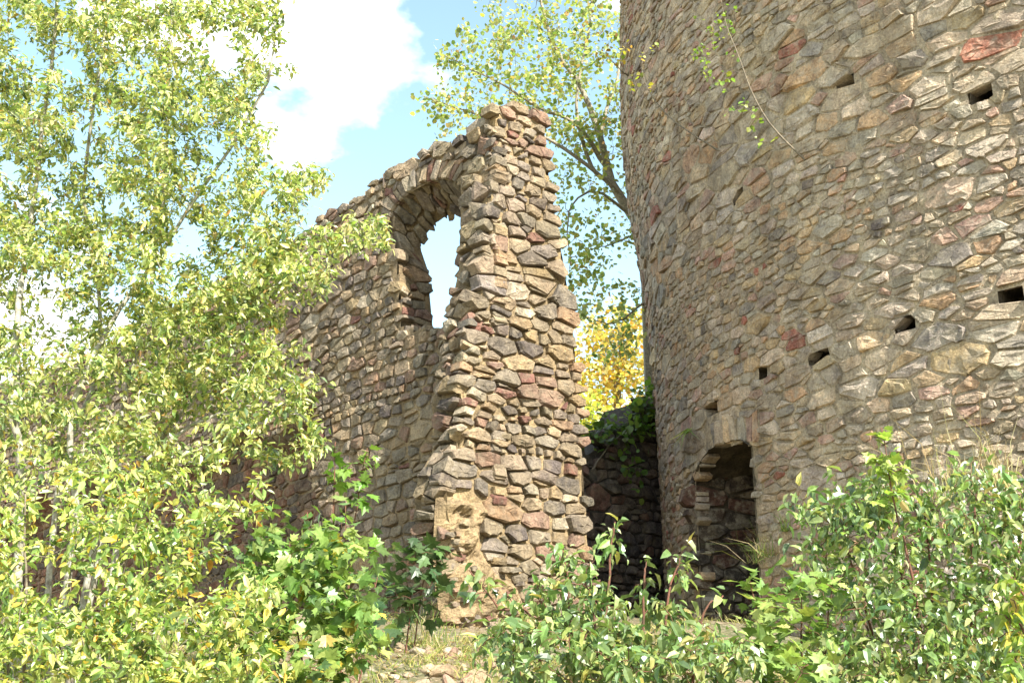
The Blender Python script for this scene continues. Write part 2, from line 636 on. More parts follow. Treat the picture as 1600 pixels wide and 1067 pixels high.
def on_plane(x, y, nrm, org):
    r = ray(x, y)
    return r * (np.dot(org, nrm) / np.dot(r, nrm))

def face_uv(x, y):
    p = on_plane(x, y, N1, P0)
    return (float(np.dot(p - P0, D3)), float(p[2]))

def end_uv(x, y):
    p = on_plane(x, y, ND, P0)
    return (float(np.dot(p - P0, E3)), float(p[2]))

rng = random.Random(4)
T_WALL, T_LOW, Z_STEP = 0.56, 0.95, 4.2          # the wall is thicker below the window storey
top_px = [(772, 205), (750, 210), (728, 210), (700, 216), (672, 228), (652, 242), (636, 254), (618, 262), (600, 272), (583, 286), (566, 300), (545, 311), (520, 324),
          (500, 340), (478, 360), (450, 383), (405, 410), (350, 430), (300, 458), (250, 492), (190, 528), (110, 562), (50, 585), (0, 600)]
top_uv = [face_uv(*p) for p in top_px]
hole_px = [(630, 506), (627, 450), (623, 400), (614, 372), (610, 350), (616, 326), (632, 306), (656, 290), (682, 281), (702, 282), (714, 294), (717, 330), (716, 380), (710, 430), (700, 470), (696, 506)]
hole_uv = [face_uv(*p) for p in hole_px]
wall_poly = [(-.02, -.2)] + top_uv + [(top_uv[-1][0], -.2)]
wall_poly[1] = (-.02, wall_poly[1][1])
REC_S = face_uv(495, 700)[0]
REC_Z = face_uv(480, 640)[1]
def recess(u, v):
    u, v = np.asarray(u, float), np.asarray(v, float)
    edge = .12 * np.sin(v * 7.0)
    a = np.clip((u - REC_S - edge) / .18, 0, 1)
    b = np.clip((REC_Z + .25 * np.sin(u * 2.1) - v) / .2, 0, 1)
    return .42 * a * b

def face_map(u, v, w):
    u, v, w = np.asarray(u), np.asarray(v), np.asarray(w)
    w = w - recess(u, v)
    return P0 + np.outer(u, D3) + np.outer(w, N1) + np.outer(v, ZV)

wall = thing('ruined_wall', 'broken rubble stone wall with an arched window opening and a ragged sunlit end', 'wall', (P0[0], P0[1], .4))
wm = Masonry()
keep_face = shoelace_keep(wall_poly, [hole_uv])
# window arch of thin radial stones
arch_px = [(606, 348), (616, 322), (640, 299), (664, 286), (684, 279), (704, 281), (718, 292)]
arch_uv = np.array([face_uv(*p) for p in arch_px])
acen = np.array([arch_uv[:, 0].mean(), arch_uv[:, 1].min() - .35])
apath = Path(arch_uv, 1)
def arch_dist(u, v):
    return np.min(np.hypot(apath.p[:, 0] - u, apath.p[:, 1] - v))
aq, arch_polys = 0.0, []
while aq < apath.L - .22:
    w_ = rng.uniform(.07, .13)
    a0, _ = apath.at(np.array(aq + .006))
    a1, _ = apath.at(np.array(min(apath.L, aq + w_ - .006)))
    l0, l1 = rng.uniform(.22, .34), rng.uniform(.22, .34)
    o0, o1 = unit(a0 - acen), unit(a1 - acen)
    arch_polys.append(np.array([a0, a1, a1 + o1 * l1, a0 + o0 * l0]))
    aq += w_
arch_zone = [tuple(apath.p[i] - unit(apath.p[i] - acen) * .02) for i in range(len(apath.p))] + [tuple(apath.p[i] + unit(apath.p[i] - acen) * .26) for i in range(len(apath.p) - 1, -1, -1)]
def keep_face_stones(u, v, m=0.0):
    if m:
        return keep_face(u, v, m)
    return keep_face(u, v) and not in_poly(u, v, arch_zone) and not in_poly(u, v, hole_big)
hole_c = np.mean(hole_uv, axis=0)
hole_big = [tuple(float(c_) for c_ in np.array(p) + unit(np.array(p) - hole_c) * .10) for p in hole_uv]
u1 = top_uv[-1][0]
polys = layout(-.05, u1, -.1, 8.2, keep_face_stones, rng, rows=(.095, .215), wide=(1.0, 2.5), big=.5, bigr=(.10, .15), gap=.018, asp=2.0)
polys = pull_in(polys, keep_face)
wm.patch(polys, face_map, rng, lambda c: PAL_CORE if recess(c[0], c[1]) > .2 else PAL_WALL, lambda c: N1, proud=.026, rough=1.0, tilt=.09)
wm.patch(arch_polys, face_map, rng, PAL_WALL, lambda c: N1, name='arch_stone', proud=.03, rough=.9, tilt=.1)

mortar = Bag()
MORTAR_TINT = (.27, .205, .125)
mortar_sheet(mortar, 0.06, u1, -.2, 8.2, lambda u, v: keep_face(u, v) and keep_face(u, v + .08) and keep_face(u - .05, v) and keep_face(u + .06, v), face_map, .07, MORTAR_TINT, .02, -.008, flip=True)
# reveals of the window and the wall top
def band_map(path, org, U3, depth_axis):
    def f(q, dpt, w):
        x, n = path.at(np.asarray(q))
        return org + np.outer(x[:, 0] + n[:, 0] * w, U3) + np.outer(x[:, 1] + n[:, 1] * w, ZV) + np.outer(dpt, depth_axis)
    return f
def band_normal(path, U3):
    def f(c):
        _, n = path.at(np.array([c[0]]))
        return n[0, 0] * U3 + n[0, 1] * ZV
    return f
def band(path, org, U3, ax, d0, d1, pal, rng, mas, bag, tint, rows=(.12, .22), proud=.03, tilt=.12, hidden=None, sink=0.0, squeeze=None, **kw):
    f0 = band_map(path, org, U3, ax)
    if squeeze:
        g0 = f0
        f0 = lambda q, dd, w: squeeze(g0(q, dd, w), np.asarray(dd))
    f = lambda q, dd, w: f0(q, dd, np.asarray(w) - sink)
    inside = lambda u, v, m=0.0: -m <= u <= path.L + m and d0 - m <= v <= d1 + m
    swap = lambda u, v, m=0.0: inside(v, u, m)          # courses run through the wall's depth
    ps = [p[:, ::-1].copy() for p in layout(d0, d1, 0, path.L, swap, rng, rows=rows, wide=(1.1, 2.6), big=0, gap=.02)]
    ps = pull_in(ps, inside, .015)
    mas.patch(ps, f, rng, pal, band_normal(path, U3), hidden, proud=proud, tilt=tilt, rough=1.2, **kw)
    mortar_sheet(bag, 0, path.L, d0, d1, lambda u, v: inside(u, v), f, .07, tint, .02, -.05)
def arch_drop(P_, d):
    k = np.clip((P_[:, 2] - 5.35) / 1.0, 0, 1)
    P_ = P_.copy()
    P_[:, 2] -= .36 * k * np.clip(d / T_WALL, 0, 1)
    return P_
cen_h = np.mean(hole_uv, axis=0)
closed = hole_uv + [hole_uv[0]]
hp = Path(closed, 1)
if np.dot(hp.n[len(hp.n) // 2], cen_h - hp.p[len(hp.n) // 2]) < 0:
    hp = Path(closed, -1)
band(hp, P0, D3, -N1, 0.04, T_WALL, PAL_WALL, rng, wm, mortar, MORTAR_TINT, rows=(.13, .24), proud=.02, tilt=.03, sink=.03, squeeze=arch_drop)
tp = Path(top_uv, 1)
if tp.n[len(tp.n) // 2][1] < 0:
    tp = Path(top_uv, -1)
band(tp, P0, D3, -N1, .05, T_WALL, PAL_WALL, rng, wm, mortar, MORTAR_TINT, rows=(.16, .42), proud=.04, tilt=.12, sink=.05)

# broken end: sunlit end face with a torn stub of a cross wall
left_px = [(800, 160), (768, 168), (768, 200), (764, 250), (762, 300), (759, 350), (756, 400), (744, 455), (736, 490), (727, 540), (721, 580), (714, 615), (720, 650), (716, 690),
           (696, 725), (688, 760), (690, 807), (694, 850), (697, 886), (706, 930), (712, 960), (714, 1000)]
right_px = [(934, 1000), (930, 900), (926, 830), (921, 760), (917, 700), (911, 610), (906, 540), (900, 480), (889, 410), (878, 350), (868, 290), (861, 235), (856, 182), (832, 172)]
left_uv, right_uv = [end_uv(*p) for p in left_px], [end_uv(*p) for p in right_px]
end_poly = left_uv + right_uv
keep_end = shoelace_keep(end_poly)
def end_map(u, v, w):
    # the face is not quite flat: it bellies out towards the ground
    u, v, w = np.asarray(u, float), np.asarray(v, float), np.asarray(w, float)
    w = w + .10 * np.clip((2.2 - v) / 2.2, 0, 1) ** 2 - .16 * np.clip(-u - .1, 0, 1) * np.clip((3.2 - v) / 2, 0, 1)
    return P0 + np.outer(u, E3) + np.outer(w, ND) + np.outer(v, ZV)
BLOB = [end_uv(*p) for p in [(690, 770), (712, 768), (760, 780), (775, 800), (752, 850), (770, 880), (800, 900), (822, 930), (830, 985), (700, 985), (690, 880)]]
tmin, tmax = min(p[0] for p in end_poly), max(p[0] for p in end_poly)
polys = layout(tmin, tmax, .2, 8.2, lambda u, v, m=0.0: keep_end(u, v, m) and (m or not in_poly(u, v, BLOB) or rng.random() < .3), rng, rows=(.105, .225), wide=(1.0, 2.6), big=.5, bigr=(.10, .15), gap=.02, asp=1.9)
polys = pull_in(polys, keep_end, .06)
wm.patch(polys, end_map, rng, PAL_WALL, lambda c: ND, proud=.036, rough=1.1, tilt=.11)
mortar_sheet(mortar, tmin, tmax, .1, 8.2, lambda u, v: keep_end(u, v) and keep_end(u - .11, v) and keep_end(u + .09, v) and keep_end(u, v + .09), end_map, .06, (.33, .25, .145), .022, -.03, freq=5)
# bare lumpy mortar core low down where the facing has fallen away
def blob_keep(u, v):
    return in_poly(u, v, BLOB)
def blob_map(u, v, w):
    B_ = np.array(BLOB + [BLOB[0]])
    k = []
    for a, b in zip(u, v):
        p = np.array([a, b])
        t_ = np.clip(np.sum((p - B_[:-1]) * np.diff(B_, axis=0), 1) / (np.sum(np.diff(B_, axis=0) ** 2, 1) + 1e-9), 0, 1)[:, None]
        k.append(min(1.0, np.min(np.linalg.norm(p - (B_[:-1] + t_ * np.diff(B_, axis=0)), axis=1)) / .16))
    k = np.array(k)
    return end_map(u, v, -.08 + k * (.15 + w))
mortar_sheet(mortar, tmin, tmax, .1, 2.6, blob_keep, lambda u, v, w: blob_map(u, v, w + .03 * np.array([fbm(a * 17, b * 17, 5.5, 3) for a, b in zip(u, v)])), .03, (.34, .255, .15), .13, .0, freq=4.6)
peb = layout(tmin, tmax, .3, 2.6, lambda u, v, m=0.0: in_poly(u, v, BLOB) if not m else True, rng, rows=(.045, .10), wide=(.9, 2.0), big=0, gap=.03)
wm.patch([p for p in peb if rng.random() < .4], lambda u, v, w: end_map(u, v, w + .09), rng, PAL_WALL, lambda c: ND, proud=.02, rough=1.2, tilt=.25)
lp = Path(left_uv, 1)
if lp.n[len(lp.n) // 2][0] > 0:
    lp = Path(left_uv, -1)
band(lp, P0, E3, D3, .02, .55, PAL_WALL, rng, wm, mortar, (.38, .28, .16), rows=(.12, .26), proud=.06, tilt=.15, sink=.05)
rp = Path(right_uv, 1)
if rp.n[len(rp.n) // 2][0] < 0:
    rp = Path(right_uv, -1)
mortar_sheet(mortar, 0, rp.L, .05, .7, lambda u, v: True, band_map(rp, P0, E3, D3), .07, MORTAR_TINT, .02, -.05)

# solid cores so that no light passes through
def prism(bag, poly, org, U3, ax, d0, d1, tint, holes=()):
    loops = [[Vector((p[0], p[1], 0)) for p in poly]] + [[Vector((p[0], p[1], 0)) for p in h] for h in holes]
    tri = geometry.tessellate_polygon(loops)
    pts = [p for l in loops for p in l]
    n = len(pts)
    V = [org + p.x * U3 + p.y * ZV + ax * d0 for p in pts] + [org + p.x * U3 + p.y * ZV + ax * d1 for p in pts]
    T = [tuple(t) for t in tri] + [(c + n, b + n, a + n) for a, b, c in tri]
    k = 0
    for l in loops:
        m = len(l)
        for i in range(m):
            a, b = k + i, k + (i + 1) % m
            T += [(a, b, b + n), (a, b + n, a + n)]
        k += m
    bag.put(np.array([list(v) for v in V]), np.array(T), tint)
def shrink(poly, k):
    P = np.array(poly)
    ar = np.sum(P[:, 0] * np.roll(P[:, 1], -1) - P[:, 1] * np.roll(P[:, 0], -1))
    t = unit(np.roll(P, -1, 0) - np.roll(P, 1, 0))
    n = np.stack([-t[:, 1], t[:, 0]], 1) * (1 if ar > 0 else -1)
    return [tuple(p) for p in P + n * k]
upper_poly = [(.0, Z_STEP)] + top_uv[:] + [(top_uv[-1][0], Z_STEP)]
upper_poly[1] = (.0, upper_poly[1][1])
prism(mortar, shrink(upper_poly, .09), P0, D3, -N1, .10, T_WALL - .02, MORTAR_TINT, [shrink(hole_uv, -.09)])
prism(mortar, [(.05, -.2), (u1, -.2), (u1, Z_STEP + .12), (.05, Z_STEP + .12)], P0, D3, -N1, .47, T_LOW, MORTAR_TINT)
prism(mortar, shrink(end_poly, .08), P0, E3, D3, .12, .6, MORTAR_TINT)
V, T, C = mortar.get()
child('mortar', V, T, C, M_MORTAR, wall)
wm.build(wall)
settle(wall)

# ------------------------------------------------------------------ round tower
TC = np.array([10.9, 16.3])
R_REF = 8.8
sil_px = [(1042, 960), (1035, 800), (1025, 620), (1008, 460), (996, 390), (982, 310), (974, 230), (971, 160), (971, 0), (971, -150)]
rz = []
for (x, y) in sil_px:
    r = ray(x, y)
    h = r[:2] / np.linalg.norm(r[:2])
    R_ = TC[0] * h[1] - TC[1] * h[0]
    tl = math.sqrt(TC @ TC - R_ * R_)
    rz.append((tl * r[2] / np.linalg.norm(r[:2]), R_))
rz = np.array(sorted(rz))
def tower_R(z):
    return np.interp(z, rz[:, 0], rz[:, 1])
print('tower R', rz)
def tower_map(u, v, w):
    u, v, w = np.asarray(u, float), np.asarray(v, float), np.asarray(w, float)
    a = u / R_REF
    R_ = tower_R(v) + w
    return np.stack([TC[0] + R_ * np.cos(a), TC[1] + R_ * np.sin(a), v], -1)
def tower_hit(x, y):
    r = ray(x, y)
    z = 4.0
    for _ in range(12):
        R_ = float(tower_R(z))
        a, b, c = r[:2] @ r[:2], -2 * (r[:2] @ TC), TC @ TC - R_ * R_
        disc = max(0.0, b * b - 4 * a * c)
        k = (-b - math.sqrt(disc)) / (2 * a)
        z = k * r[2]
    p = r * k
    al = math.atan2(p[1] - TC[1], p[0] - TC[0]) % (2 * math.pi)
    return float(al * R_REF), float(z)
def tower_n(c):
    a = c[0] / R_REF
    return np.array([math.cos(a), math.sin(a), 0])

tower = thing('round_tower', 'massive round tower of rough rubble stone with a dark doorway low in its side', 'tower', (TC[0], TC[1], .3))
tm = Masonry()
rng = random.Random(11)
dl, dr = tower_hit(1088, 800)[0], tower_hit(1182, 800)[0]
dtop = tower_hit(1170, 689)[1]
dtop_l = tower_hit(1090, 722)[1]
print('door', dl, dr, dtop, dtop_l, 'points', tower_map([dl, dr], [1, 1], [0, 0]))
arch_d = [tower_hit(*p) for p in [(1088, 752), (1094, 728), (1104, 710), (1118, 699), (1140, 692), (1165, 690), (1182, 693)]]
arch_d[0], arch_d[-1] = (dl, arch_d[0][1]), (dr, arch_d[-1][1])
dtop, dtop_l = max(p[1] for p in arch_d), arch_d[1][1]
door_poly = [(dl - .12, -.5), (dl, 1.2)] + arch_d + [(dr, -.5)]
holes = []
for (x, y, s) in [(1280, 556, 11), (1193, 583, 10), (1415, 506, 13), (1582, 463, 14), (1150, 307, 7), (1534, 142, 13), (1108, 640, 9), (1320, 128, 9)]:
    u, v = tower_hit(x, y)
    ua, _ = tower_hit(x - s, y)
    ub, _ = tower_hit(x + s, y)
    va, vb = tower_hit(x, y + s * .8)[1], tower_hit(x, y - s * .8)[1]
    jx, jy = (ub - ua) * .22, (vb - va) * .22
    holes.append([(p + rng.uniform(-jx, jx), q_ + rng.uniform(-jy, jy)) for p, q_ in ((ua, va), (ub, va), (ub, vb), (ua, vb))])
# upright stones of the lintel over the doorway
lint = []
l0, l1 = dl + .42 * (dr - dl), dr + .12
q = l0
vtop = lambda u: float(np.interp(u, [p[0] for p in arch_d], [p[1] for p in arch_d]))
while q < l1 - .05:
    w_ = rng.uniform(.13, .22)
    b0, b1 = vtop(q + .01), vtop(min(q + w_ - .01, l1))
    hh = rng.uniform(.30, .40)
    lint.append(np.array([(q + .01, b0 + .01), (q + w_ - .01, b1 + .01), (q + w_ - .01 + rng.uniform(-.02, .02), b1 + hh), (q + .01 + rng.uniform(-.02, .02), b0 + hh)]))
    q += w_
la_ = [p for p in arch_d if p[0] > l0] 
lint_zone = [(l0, vtop(l0) - .05)] + [(p[0], p[1] - .05) for p in la_] + [(l1, vtop(l1) - .05), (l1 + .02, vtop(l1) + .3)] + [(p[0], p[1] + .3) for p in la_[::-1]] + [(l0, vtop(l0) + .3)]
AL0, AL1 = math.radians(158) * R_REF, math.radians(262) * R_REF
def in_sight(u, v):
    p = tower_map([u], [v], [0])[0]
    (x, y), d = proj(p)
    return -160 < y and x < 1800
hole_box = [(min(p[0] for p in h), max(p[0] for p in h), min(p[1] for p in h), max(p[1] for p in h), h) for h in holes]
def in_holes(u, v):
    return any(a <= u <= b and c <= v <= d and in_poly(u, v, h) for a, b, c, d, h in hole_box)
def near_holes(u, v, m=.02):
    return any(a - m <= u <= b + m and c - m <= v <= d + m for a, b, c, d, h in hole_box)
def in_door(u, v):
    return dl - .2 < u < dr + .1 and v < dtop + .1 and in_poly(u, v, door_poly)
def keep_tower(u, v, m=0.0):
    if not (AL0 - m <= u <= AL1 + m and -.4 - m <= v <= 12):
        return False
    if m:
        return in_sight(u, v)
    if in_door(u, v) or in_poly(u, v, lint_zone) or in_holes(u, v):
        return False
    return in_sight(u, v)
polys = layout(AL0, AL1, -.4, 12, keep_tower, rng, rows=(.065, .165), wide=(1.3, 3.8), big=.7, bigr=(.085, .15), gap=.014, wav=.08, asp=2.2, split=.16, chink=.2, jit=.15,
               seeds=[(np.mean([p[0] for p in h]), np.mean([p[1] for p in h]), .42 * abs(h[2][1] - h[0][1])) for h in holes])
print('tower stones', len(polys))
tm.patch(polys, tower_map, rng, PAL_TOWER, tower_n, proud=.017, rough=.95, tilt=.085)
tm.patch(lint, tower_map, rng, PAL_TOWER, tower_n, name='arch_stone', proud=.03, rough=.7, tilt=.06)
mort = Bag()
TM = (.45, .375, .275)
mortar_sheet(mort, AL0, AL1, -.6, 12, lambda u, v: not in_door(u, v) and not near_holes(u, v), tower_map, .08, TM, .018, -.004)
# the rest of the shell, its cap and the holes' linings
us = np.linspace(AL1, AL0 + 2 * math.pi * R_REF, 60)
vs = np.linspace(-.6, 12, 20)
U, Vv = np.meshgrid(us, vs)
mort.put(tower_map(U.ravel(), Vv.ravel(), np.zeros(U.size)), quads([(j * 60 + i, j * 60 + i + 1, (j + 1) * 60 + i + 1, (j + 1) * 60 + i) for j in range(19) for i in range(59)]), TM)
ring = tower_map(np.linspace(0, 2 * math.pi * R_REF, 97)[:-1], np.full(96, 12.0), np.full(96, .0))
mort.put(np.concatenate([ring, [[TC[0], TC[1], 12.3]]]), [(i, (i + 1) % 96, 96) for i in range(96)], TM)
def box_in(poly_uv, depth, tint):
    f = tower_map([p[0] for p in poly_uv], [p[1] for p in poly_uv], [-.01] * 4)
    c = np.mean([p[0] for p in poly_uv])
    ax = -tower_n((c, 0))
    V = np.concatenate([f, f + ax * depth])
    mort.put(V, quads([(0, 1, 5, 4), (1, 2, 6, 5), (2, 3, 7, 6), (3, 0, 4, 7), (4, 5, 6, 7)]), tint)
for h in holes:
    hc = np.mean(h, axis=0)
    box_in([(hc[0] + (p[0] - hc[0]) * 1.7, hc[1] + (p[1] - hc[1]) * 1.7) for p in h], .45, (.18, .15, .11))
# doorway passage: far jamb of stones, soffit, near jamb
pa, pb = tower_map([dl], [0], [0])[0], tower_map([dr], [0], [0])[0]
axin = -tower_n((dl + (dr - dl) * .3, 0))
nj = unit((pb - pa) - axin * np.dot(pb - pa, axin))
def jamb_map(u, v, w):
    u, v, w = np.asarray(u, float), np.asarray(v, float), np.asarray(w, float)
    lean = .14 * np.clip(1.6 - v, 0, 2)
    return pa + np.outer(u, axin) + np.outer(v, ZV) + np.outer(w + lean * .6, nj)
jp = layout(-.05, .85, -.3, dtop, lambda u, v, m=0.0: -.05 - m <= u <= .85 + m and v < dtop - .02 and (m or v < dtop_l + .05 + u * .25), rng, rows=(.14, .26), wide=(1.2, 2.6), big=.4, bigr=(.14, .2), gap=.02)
tm.patch(jp, jamb_map, rng, [(30, (.10, .075, .058)), (25, (.08, .066, .056)), (12, (.115, .062, .048)), (8, (.16, .115, .075))], lambda c: nj, proud=.03, rough=1.2, tilt=.12)  # stone colours darkened to paint in the doorway's shade
mortar_sheet(mort, -.02, .9, -.5, dtop, lambda u, v: True, jamb_map, .1, (.10, .08, .06), .02, -.01)  # jamb mortar carries the same painted shade
Lp = 2.4
zs = [-.5, dtop + .02]
V = [pb + ZV * z + axin * d for z in zs for d in (-.02, Lp)]
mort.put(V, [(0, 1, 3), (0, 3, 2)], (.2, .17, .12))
su = np.linspace(0, 1, 9)
sv = np.linspace(-.03, Lp, 14)
SV = []
for k in su:
    base_u = dl + (dr - dl) * k
    f = tower_map([base_u], [vtop(min(max(base_u, dl + .001), dr - .001))], [0])[0]
    for d in sv:
        SV.append(f + axin * (d - .0) + ZV * (.015 + .05 * fbm(k * 4, d * 4, 2.2, 3) + .1 * (1 - k) * min(1, d)))
mort.put(SV, quads([(i * 14 + j, i * 14 + j + 1, (i + 1) * 14 + j + 1, (i + 1) * 14 + j) for i in range(8) for j in range(13)]), (.11, .09, .065))  # soffit tint darkened, passage shade put into the colour
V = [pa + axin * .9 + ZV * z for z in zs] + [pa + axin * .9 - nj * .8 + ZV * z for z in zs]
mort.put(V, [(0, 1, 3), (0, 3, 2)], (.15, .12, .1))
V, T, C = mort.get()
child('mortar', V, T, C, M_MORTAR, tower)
tm.build(tower, mat=M_TOWER)
settle(tower)

# ------------------------------------------------------------------ dark wall in the gap behind
bo = at(905, 900, 17.2)
bo[2] = 0
be = at(1075, 900, 18.6)
be[2] = 0
BU = unit(be - bo)
BN = np.array([BU[1], -BU[0], 0])
BL = np.linalg.norm(be - bo)
back = thing('curtain_wall', 'low dark shaded stone wall closing the gap between ruined wall and tower', 'wall', (bo[0], bo[1], .6))
bm_ = Masonry()
rng = random.Random(21)
bo2 = bo - BU * 1.6
BL2 = BL + 1.6
def btop(u):
    return float(np.interp(u, [0, 1.4, 2.0, 2.4, 2.9, 3.5], [3.2, 3.4, 3.65, 3.95, 4.4, 4.7])) + .12 * math.sin(u * 9)
def back_map(u, v, w):
    return bo2 + np.outer(u, BU) + np.outer(v, ZV) + np.outer(w, BN)
polys = layout(0, BL2, .2, 5.4, lambda u, v, m=0.0: -m <= u <= BL2 + m and .2 - m <= v < btop(u) + m, rng, rows=(.11, .22), wide=(.9, 2.0), big=.3, bigr=(.13, .18), gap=.02)
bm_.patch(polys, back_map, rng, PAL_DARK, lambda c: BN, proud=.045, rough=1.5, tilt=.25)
bb = Bag()
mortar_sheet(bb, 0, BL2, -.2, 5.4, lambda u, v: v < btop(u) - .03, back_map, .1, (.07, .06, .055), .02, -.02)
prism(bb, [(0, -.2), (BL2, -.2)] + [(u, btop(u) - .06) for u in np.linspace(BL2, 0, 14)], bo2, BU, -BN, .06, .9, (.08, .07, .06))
V, T, C = bb.get()
child('mortar', V, T, C, M_MORTAR, back)
bm_.build(back)
settle(back)

# ------------------------------------------------------------------ plants: leaves, twigs, growth
def ovate(wd=.42, fold=.10, droop=.12):
    V = np.array([(0, 0, 0), (.28, wd * .5, fold), (.28, -wd * .5, fold), (.66, wd * .42, fold * .7 - droop * .3), (.66, -wd * .42, fold * .7 - droop * .3),
                  (1, 0, -droop), (.3, 0, 0), (.66, 0, -droop * .35)], float)
    T = np.array([(0, 6, 1), (0, 2, 6), (1, 6, 7), (1, 7, 3), (2, 7, 6), (2, 4, 7), (3, 7, 5), (4, 5, 7)])
    return V, T

def lobed():
    pol = [(180, .06), (128, .34), (108, .30), (78, .62), (58, .38), (42, .60), (24, .45), (0, 1.0)]
    half = [(r * math.cos(math.radians(a)) + .25, r * math.sin(math.radians(a))) for a, r in pol[1:-1]]
    pts = [(0.0, 0.0)] + half + [(1.1, 0)] + [(x, -y) for x, y in half[::-1]]
    V = np.array([(x, y, .10 * abs(y) - .16 * max(0, x - .3) ** 2) for x, y in pts] + [(.3, 0, 0)])
    n = len(pts)
    return V, np.array([(i, n, (i + 1) % n) for i in range(n)])[:, ::-1]

def roundish():
    a = np.radians([180, 110, 55, 0, -55, -110])
    V = np.array([(0, 0, 0), (.3, .46, .06), (.72, .38, .02), (1.05, 0, -.06), (.72, -.38, .02), (.3, -.46, .06), (.5, 0, 0)])
    return V, np.array([(i, (i + 1) % 6, 6) for i in range(6)])

OV, OVN, LB, RO = ovate(), ovate(.34, .08, .16), lobed(), roundish()
OVD = ovate(.46, .13, .24)

def leaf_mesh(pos, out, size, tmpl, nrng, droop=.5, spread=.7, up=1.0, flat=.5, cols=None, sizevar=.3):
    TV, TT = tmpl
    n = len(pos)
    t = unit(unit(out) + nrng.normal(0, spread, (n, 3)) + np.array([0, 0, -droop]))
    nn = np.array([0, 0, up]) + S_DIR * .35 + nrng.normal(0, flat, (n, 3))
    nn = unit(nn - t * np.sum(nn * t, 1, keepdims=True))
    b = np.cross(nn, t)
    s = size * np.exp(np.clip(nrng.normal(0, 1, n), -1.6, 1.1) * sizevar)[:, None, None]
    V = pos[:, None, :] + s * (TV[None, :, 0:1] * t[:, None, :] + TV[None, :, 1:2] * b[:, None, :] + TV[None, :, 2:3] * nn[:, None, :])
    T = TT[None] + (np.arange(n) * len(TV))[:, None, None]
    C = np.repeat(cols, len(TV), axis=0)
    return V.reshape(-1, 3), T.reshape(-1, 3), C

def leaf_cols(n, pal, nrng, var=.22):
    w = np.array([p[0] for p in pal], float)
    c = np.array([p[1] for p in pal])[nrng.choice(len(pal), n, p=w / w.sum())]
    return np.clip(c * np.exp(nrng.normal(0, var, (n, 1))) * (1 + nrng.normal(0, .06, (n, 3))), .004, .9)

def tube(bag, pts, radii, sides=5, tint=(1, 1, 1)):
    pts = np.asarray(pts, float)
    n = len(pts)
    tg = unit(np.gradient(pts, axis=0))
    ref = np.array([.3, .9, .1])
    a = unit(np.cross(tg, ref))
    b = np.cross(tg, a)
    ang = np.arange(sides) * 2 * math.pi / sides
    V = pts[:, None] + np.asarray(radii)[:, None, None] * (np.cos(ang)[None, :, None] * a[:, None] + np.sin(ang)[None, :, None] * b[:, None])
    q = [(i * sides + k, i * sides + (k + 1) % sides, (i + 1) * sides + (k + 1) % sides, (i + 1) * sides + k) for i in range(n - 1) for k in range(sides)]
    T = quads(q) + [((n - 1) * sides, (n - 1) * sides + k, (n - 1) * sides + k + 1) for k in range(1, sides - 1)]
    bag.put(V.reshape(-1, 3), T, tint)

def smooth_line(pts, n=10):
    pts = np.asarray(pts, float)
    if len(pts) < 3:
        k = np.linspace(0, 1, n)[:, None]
        return pts[0] + (pts[-1] - pts[0]) * k
    P = np.vstack([2 * pts[0] - pts[1], pts, 2 * pts[-1] - pts[-2]])
    out = []
    m = max(2, n // (len(pts) - 1))
    for i in range(1, len(P) - 2):
        for k in range(m):
            t = k / m
            out.append(.5 * ((2 * P[i]) + (-P[i - 1] + P[i + 1]) * t + (2 * P[i - 1] - 5 * P[i] + 4 * P[i + 1] - P[i + 2]) * t ** 2 + (-P[i - 1] + 3 * P[i] - 3 * P[i + 1] + P[i + 2]) * t ** 3))
    out.append(pts[-1])
    return np.array(out)

def grow(stems, attract, rnd, r_tip=.0022, r_exp=.42, lift=.25, wobble=.08):
    """stems: polylines with base radius; every attractor gets a twig from the nearest limb.  Returns wood bag and twig polylines"""
    wood = Bag()
    pos, dirs, rad = [], [], []
    for pts, r0, r1 in stems:
        L = smooth_line(pts, 16)
        L[1:-1] += np.array([[rnd.gauss(0, min(.012, r0 * .35)) for _ in range(3)] for _ in range(len(L) - 2)])
        R_ = np.linspace(r0, r1, len(L))
        tube(wood, L, R_, 6)
        tg = unit(np.gradient(L, axis=0))
        for i in range(1, len(L)):
            pos.append(L[i]); dirs.append(tg[i]); rad.append(R_[i])
    pos, dirs, rad = list(pos), list(dirs), list(rad)
    P = np.array(pos)
    order = sorted(range(len(attract)), key=lambda i: np.min(np.sum((P - attract[i]) ** 2, 1)))
    buf = np.zeros((len(pos) + len(attract) * 4, 3))
    buf[:len(pos)] = P
    n = len(pos)
    twigs = []
    for i in order:
        a = attract[i]
        dv = a - buf[:n]
        dd = np.linalg.norm(dv, axis=1)
        cost = dd + .5 * np.maximum(0, -dv[:, 2]) 
        j = int(np.argmin(cost))
        b, d = buf[j].copy(), dd[j]
        if d < .02:
            continue
        m1 = b + (a - b) * .35 + dirs[j] * d * .15 + np.array([0, 0, d * lift * .3]) + np.array([rnd.gauss(0, wobble * d) for _ in range(3)])
        m2 = b + (a - b) * .7 + np.array([0, 0, d * lift * .25]) + np.array([rnd.gauss(0, wobble * d) for _ in range(3)])
        L = np.array([b, m1, m2, a])
        r0 = min(rad[j] * .75, r_tip * (1 + 5 * d))
        Rr = np.linspace(max(r0, r_tip), r_tip * .7, 4)
        tube(wood, L, Rr, 4)
        twigs.append(L)
        for k in (1, 2, 3):
            buf[n] = L[k]
            dirs.append(unit(L[k] - L[k - 1]))
            rad.append(Rr[k])
            n += 1
    return wood, twigs

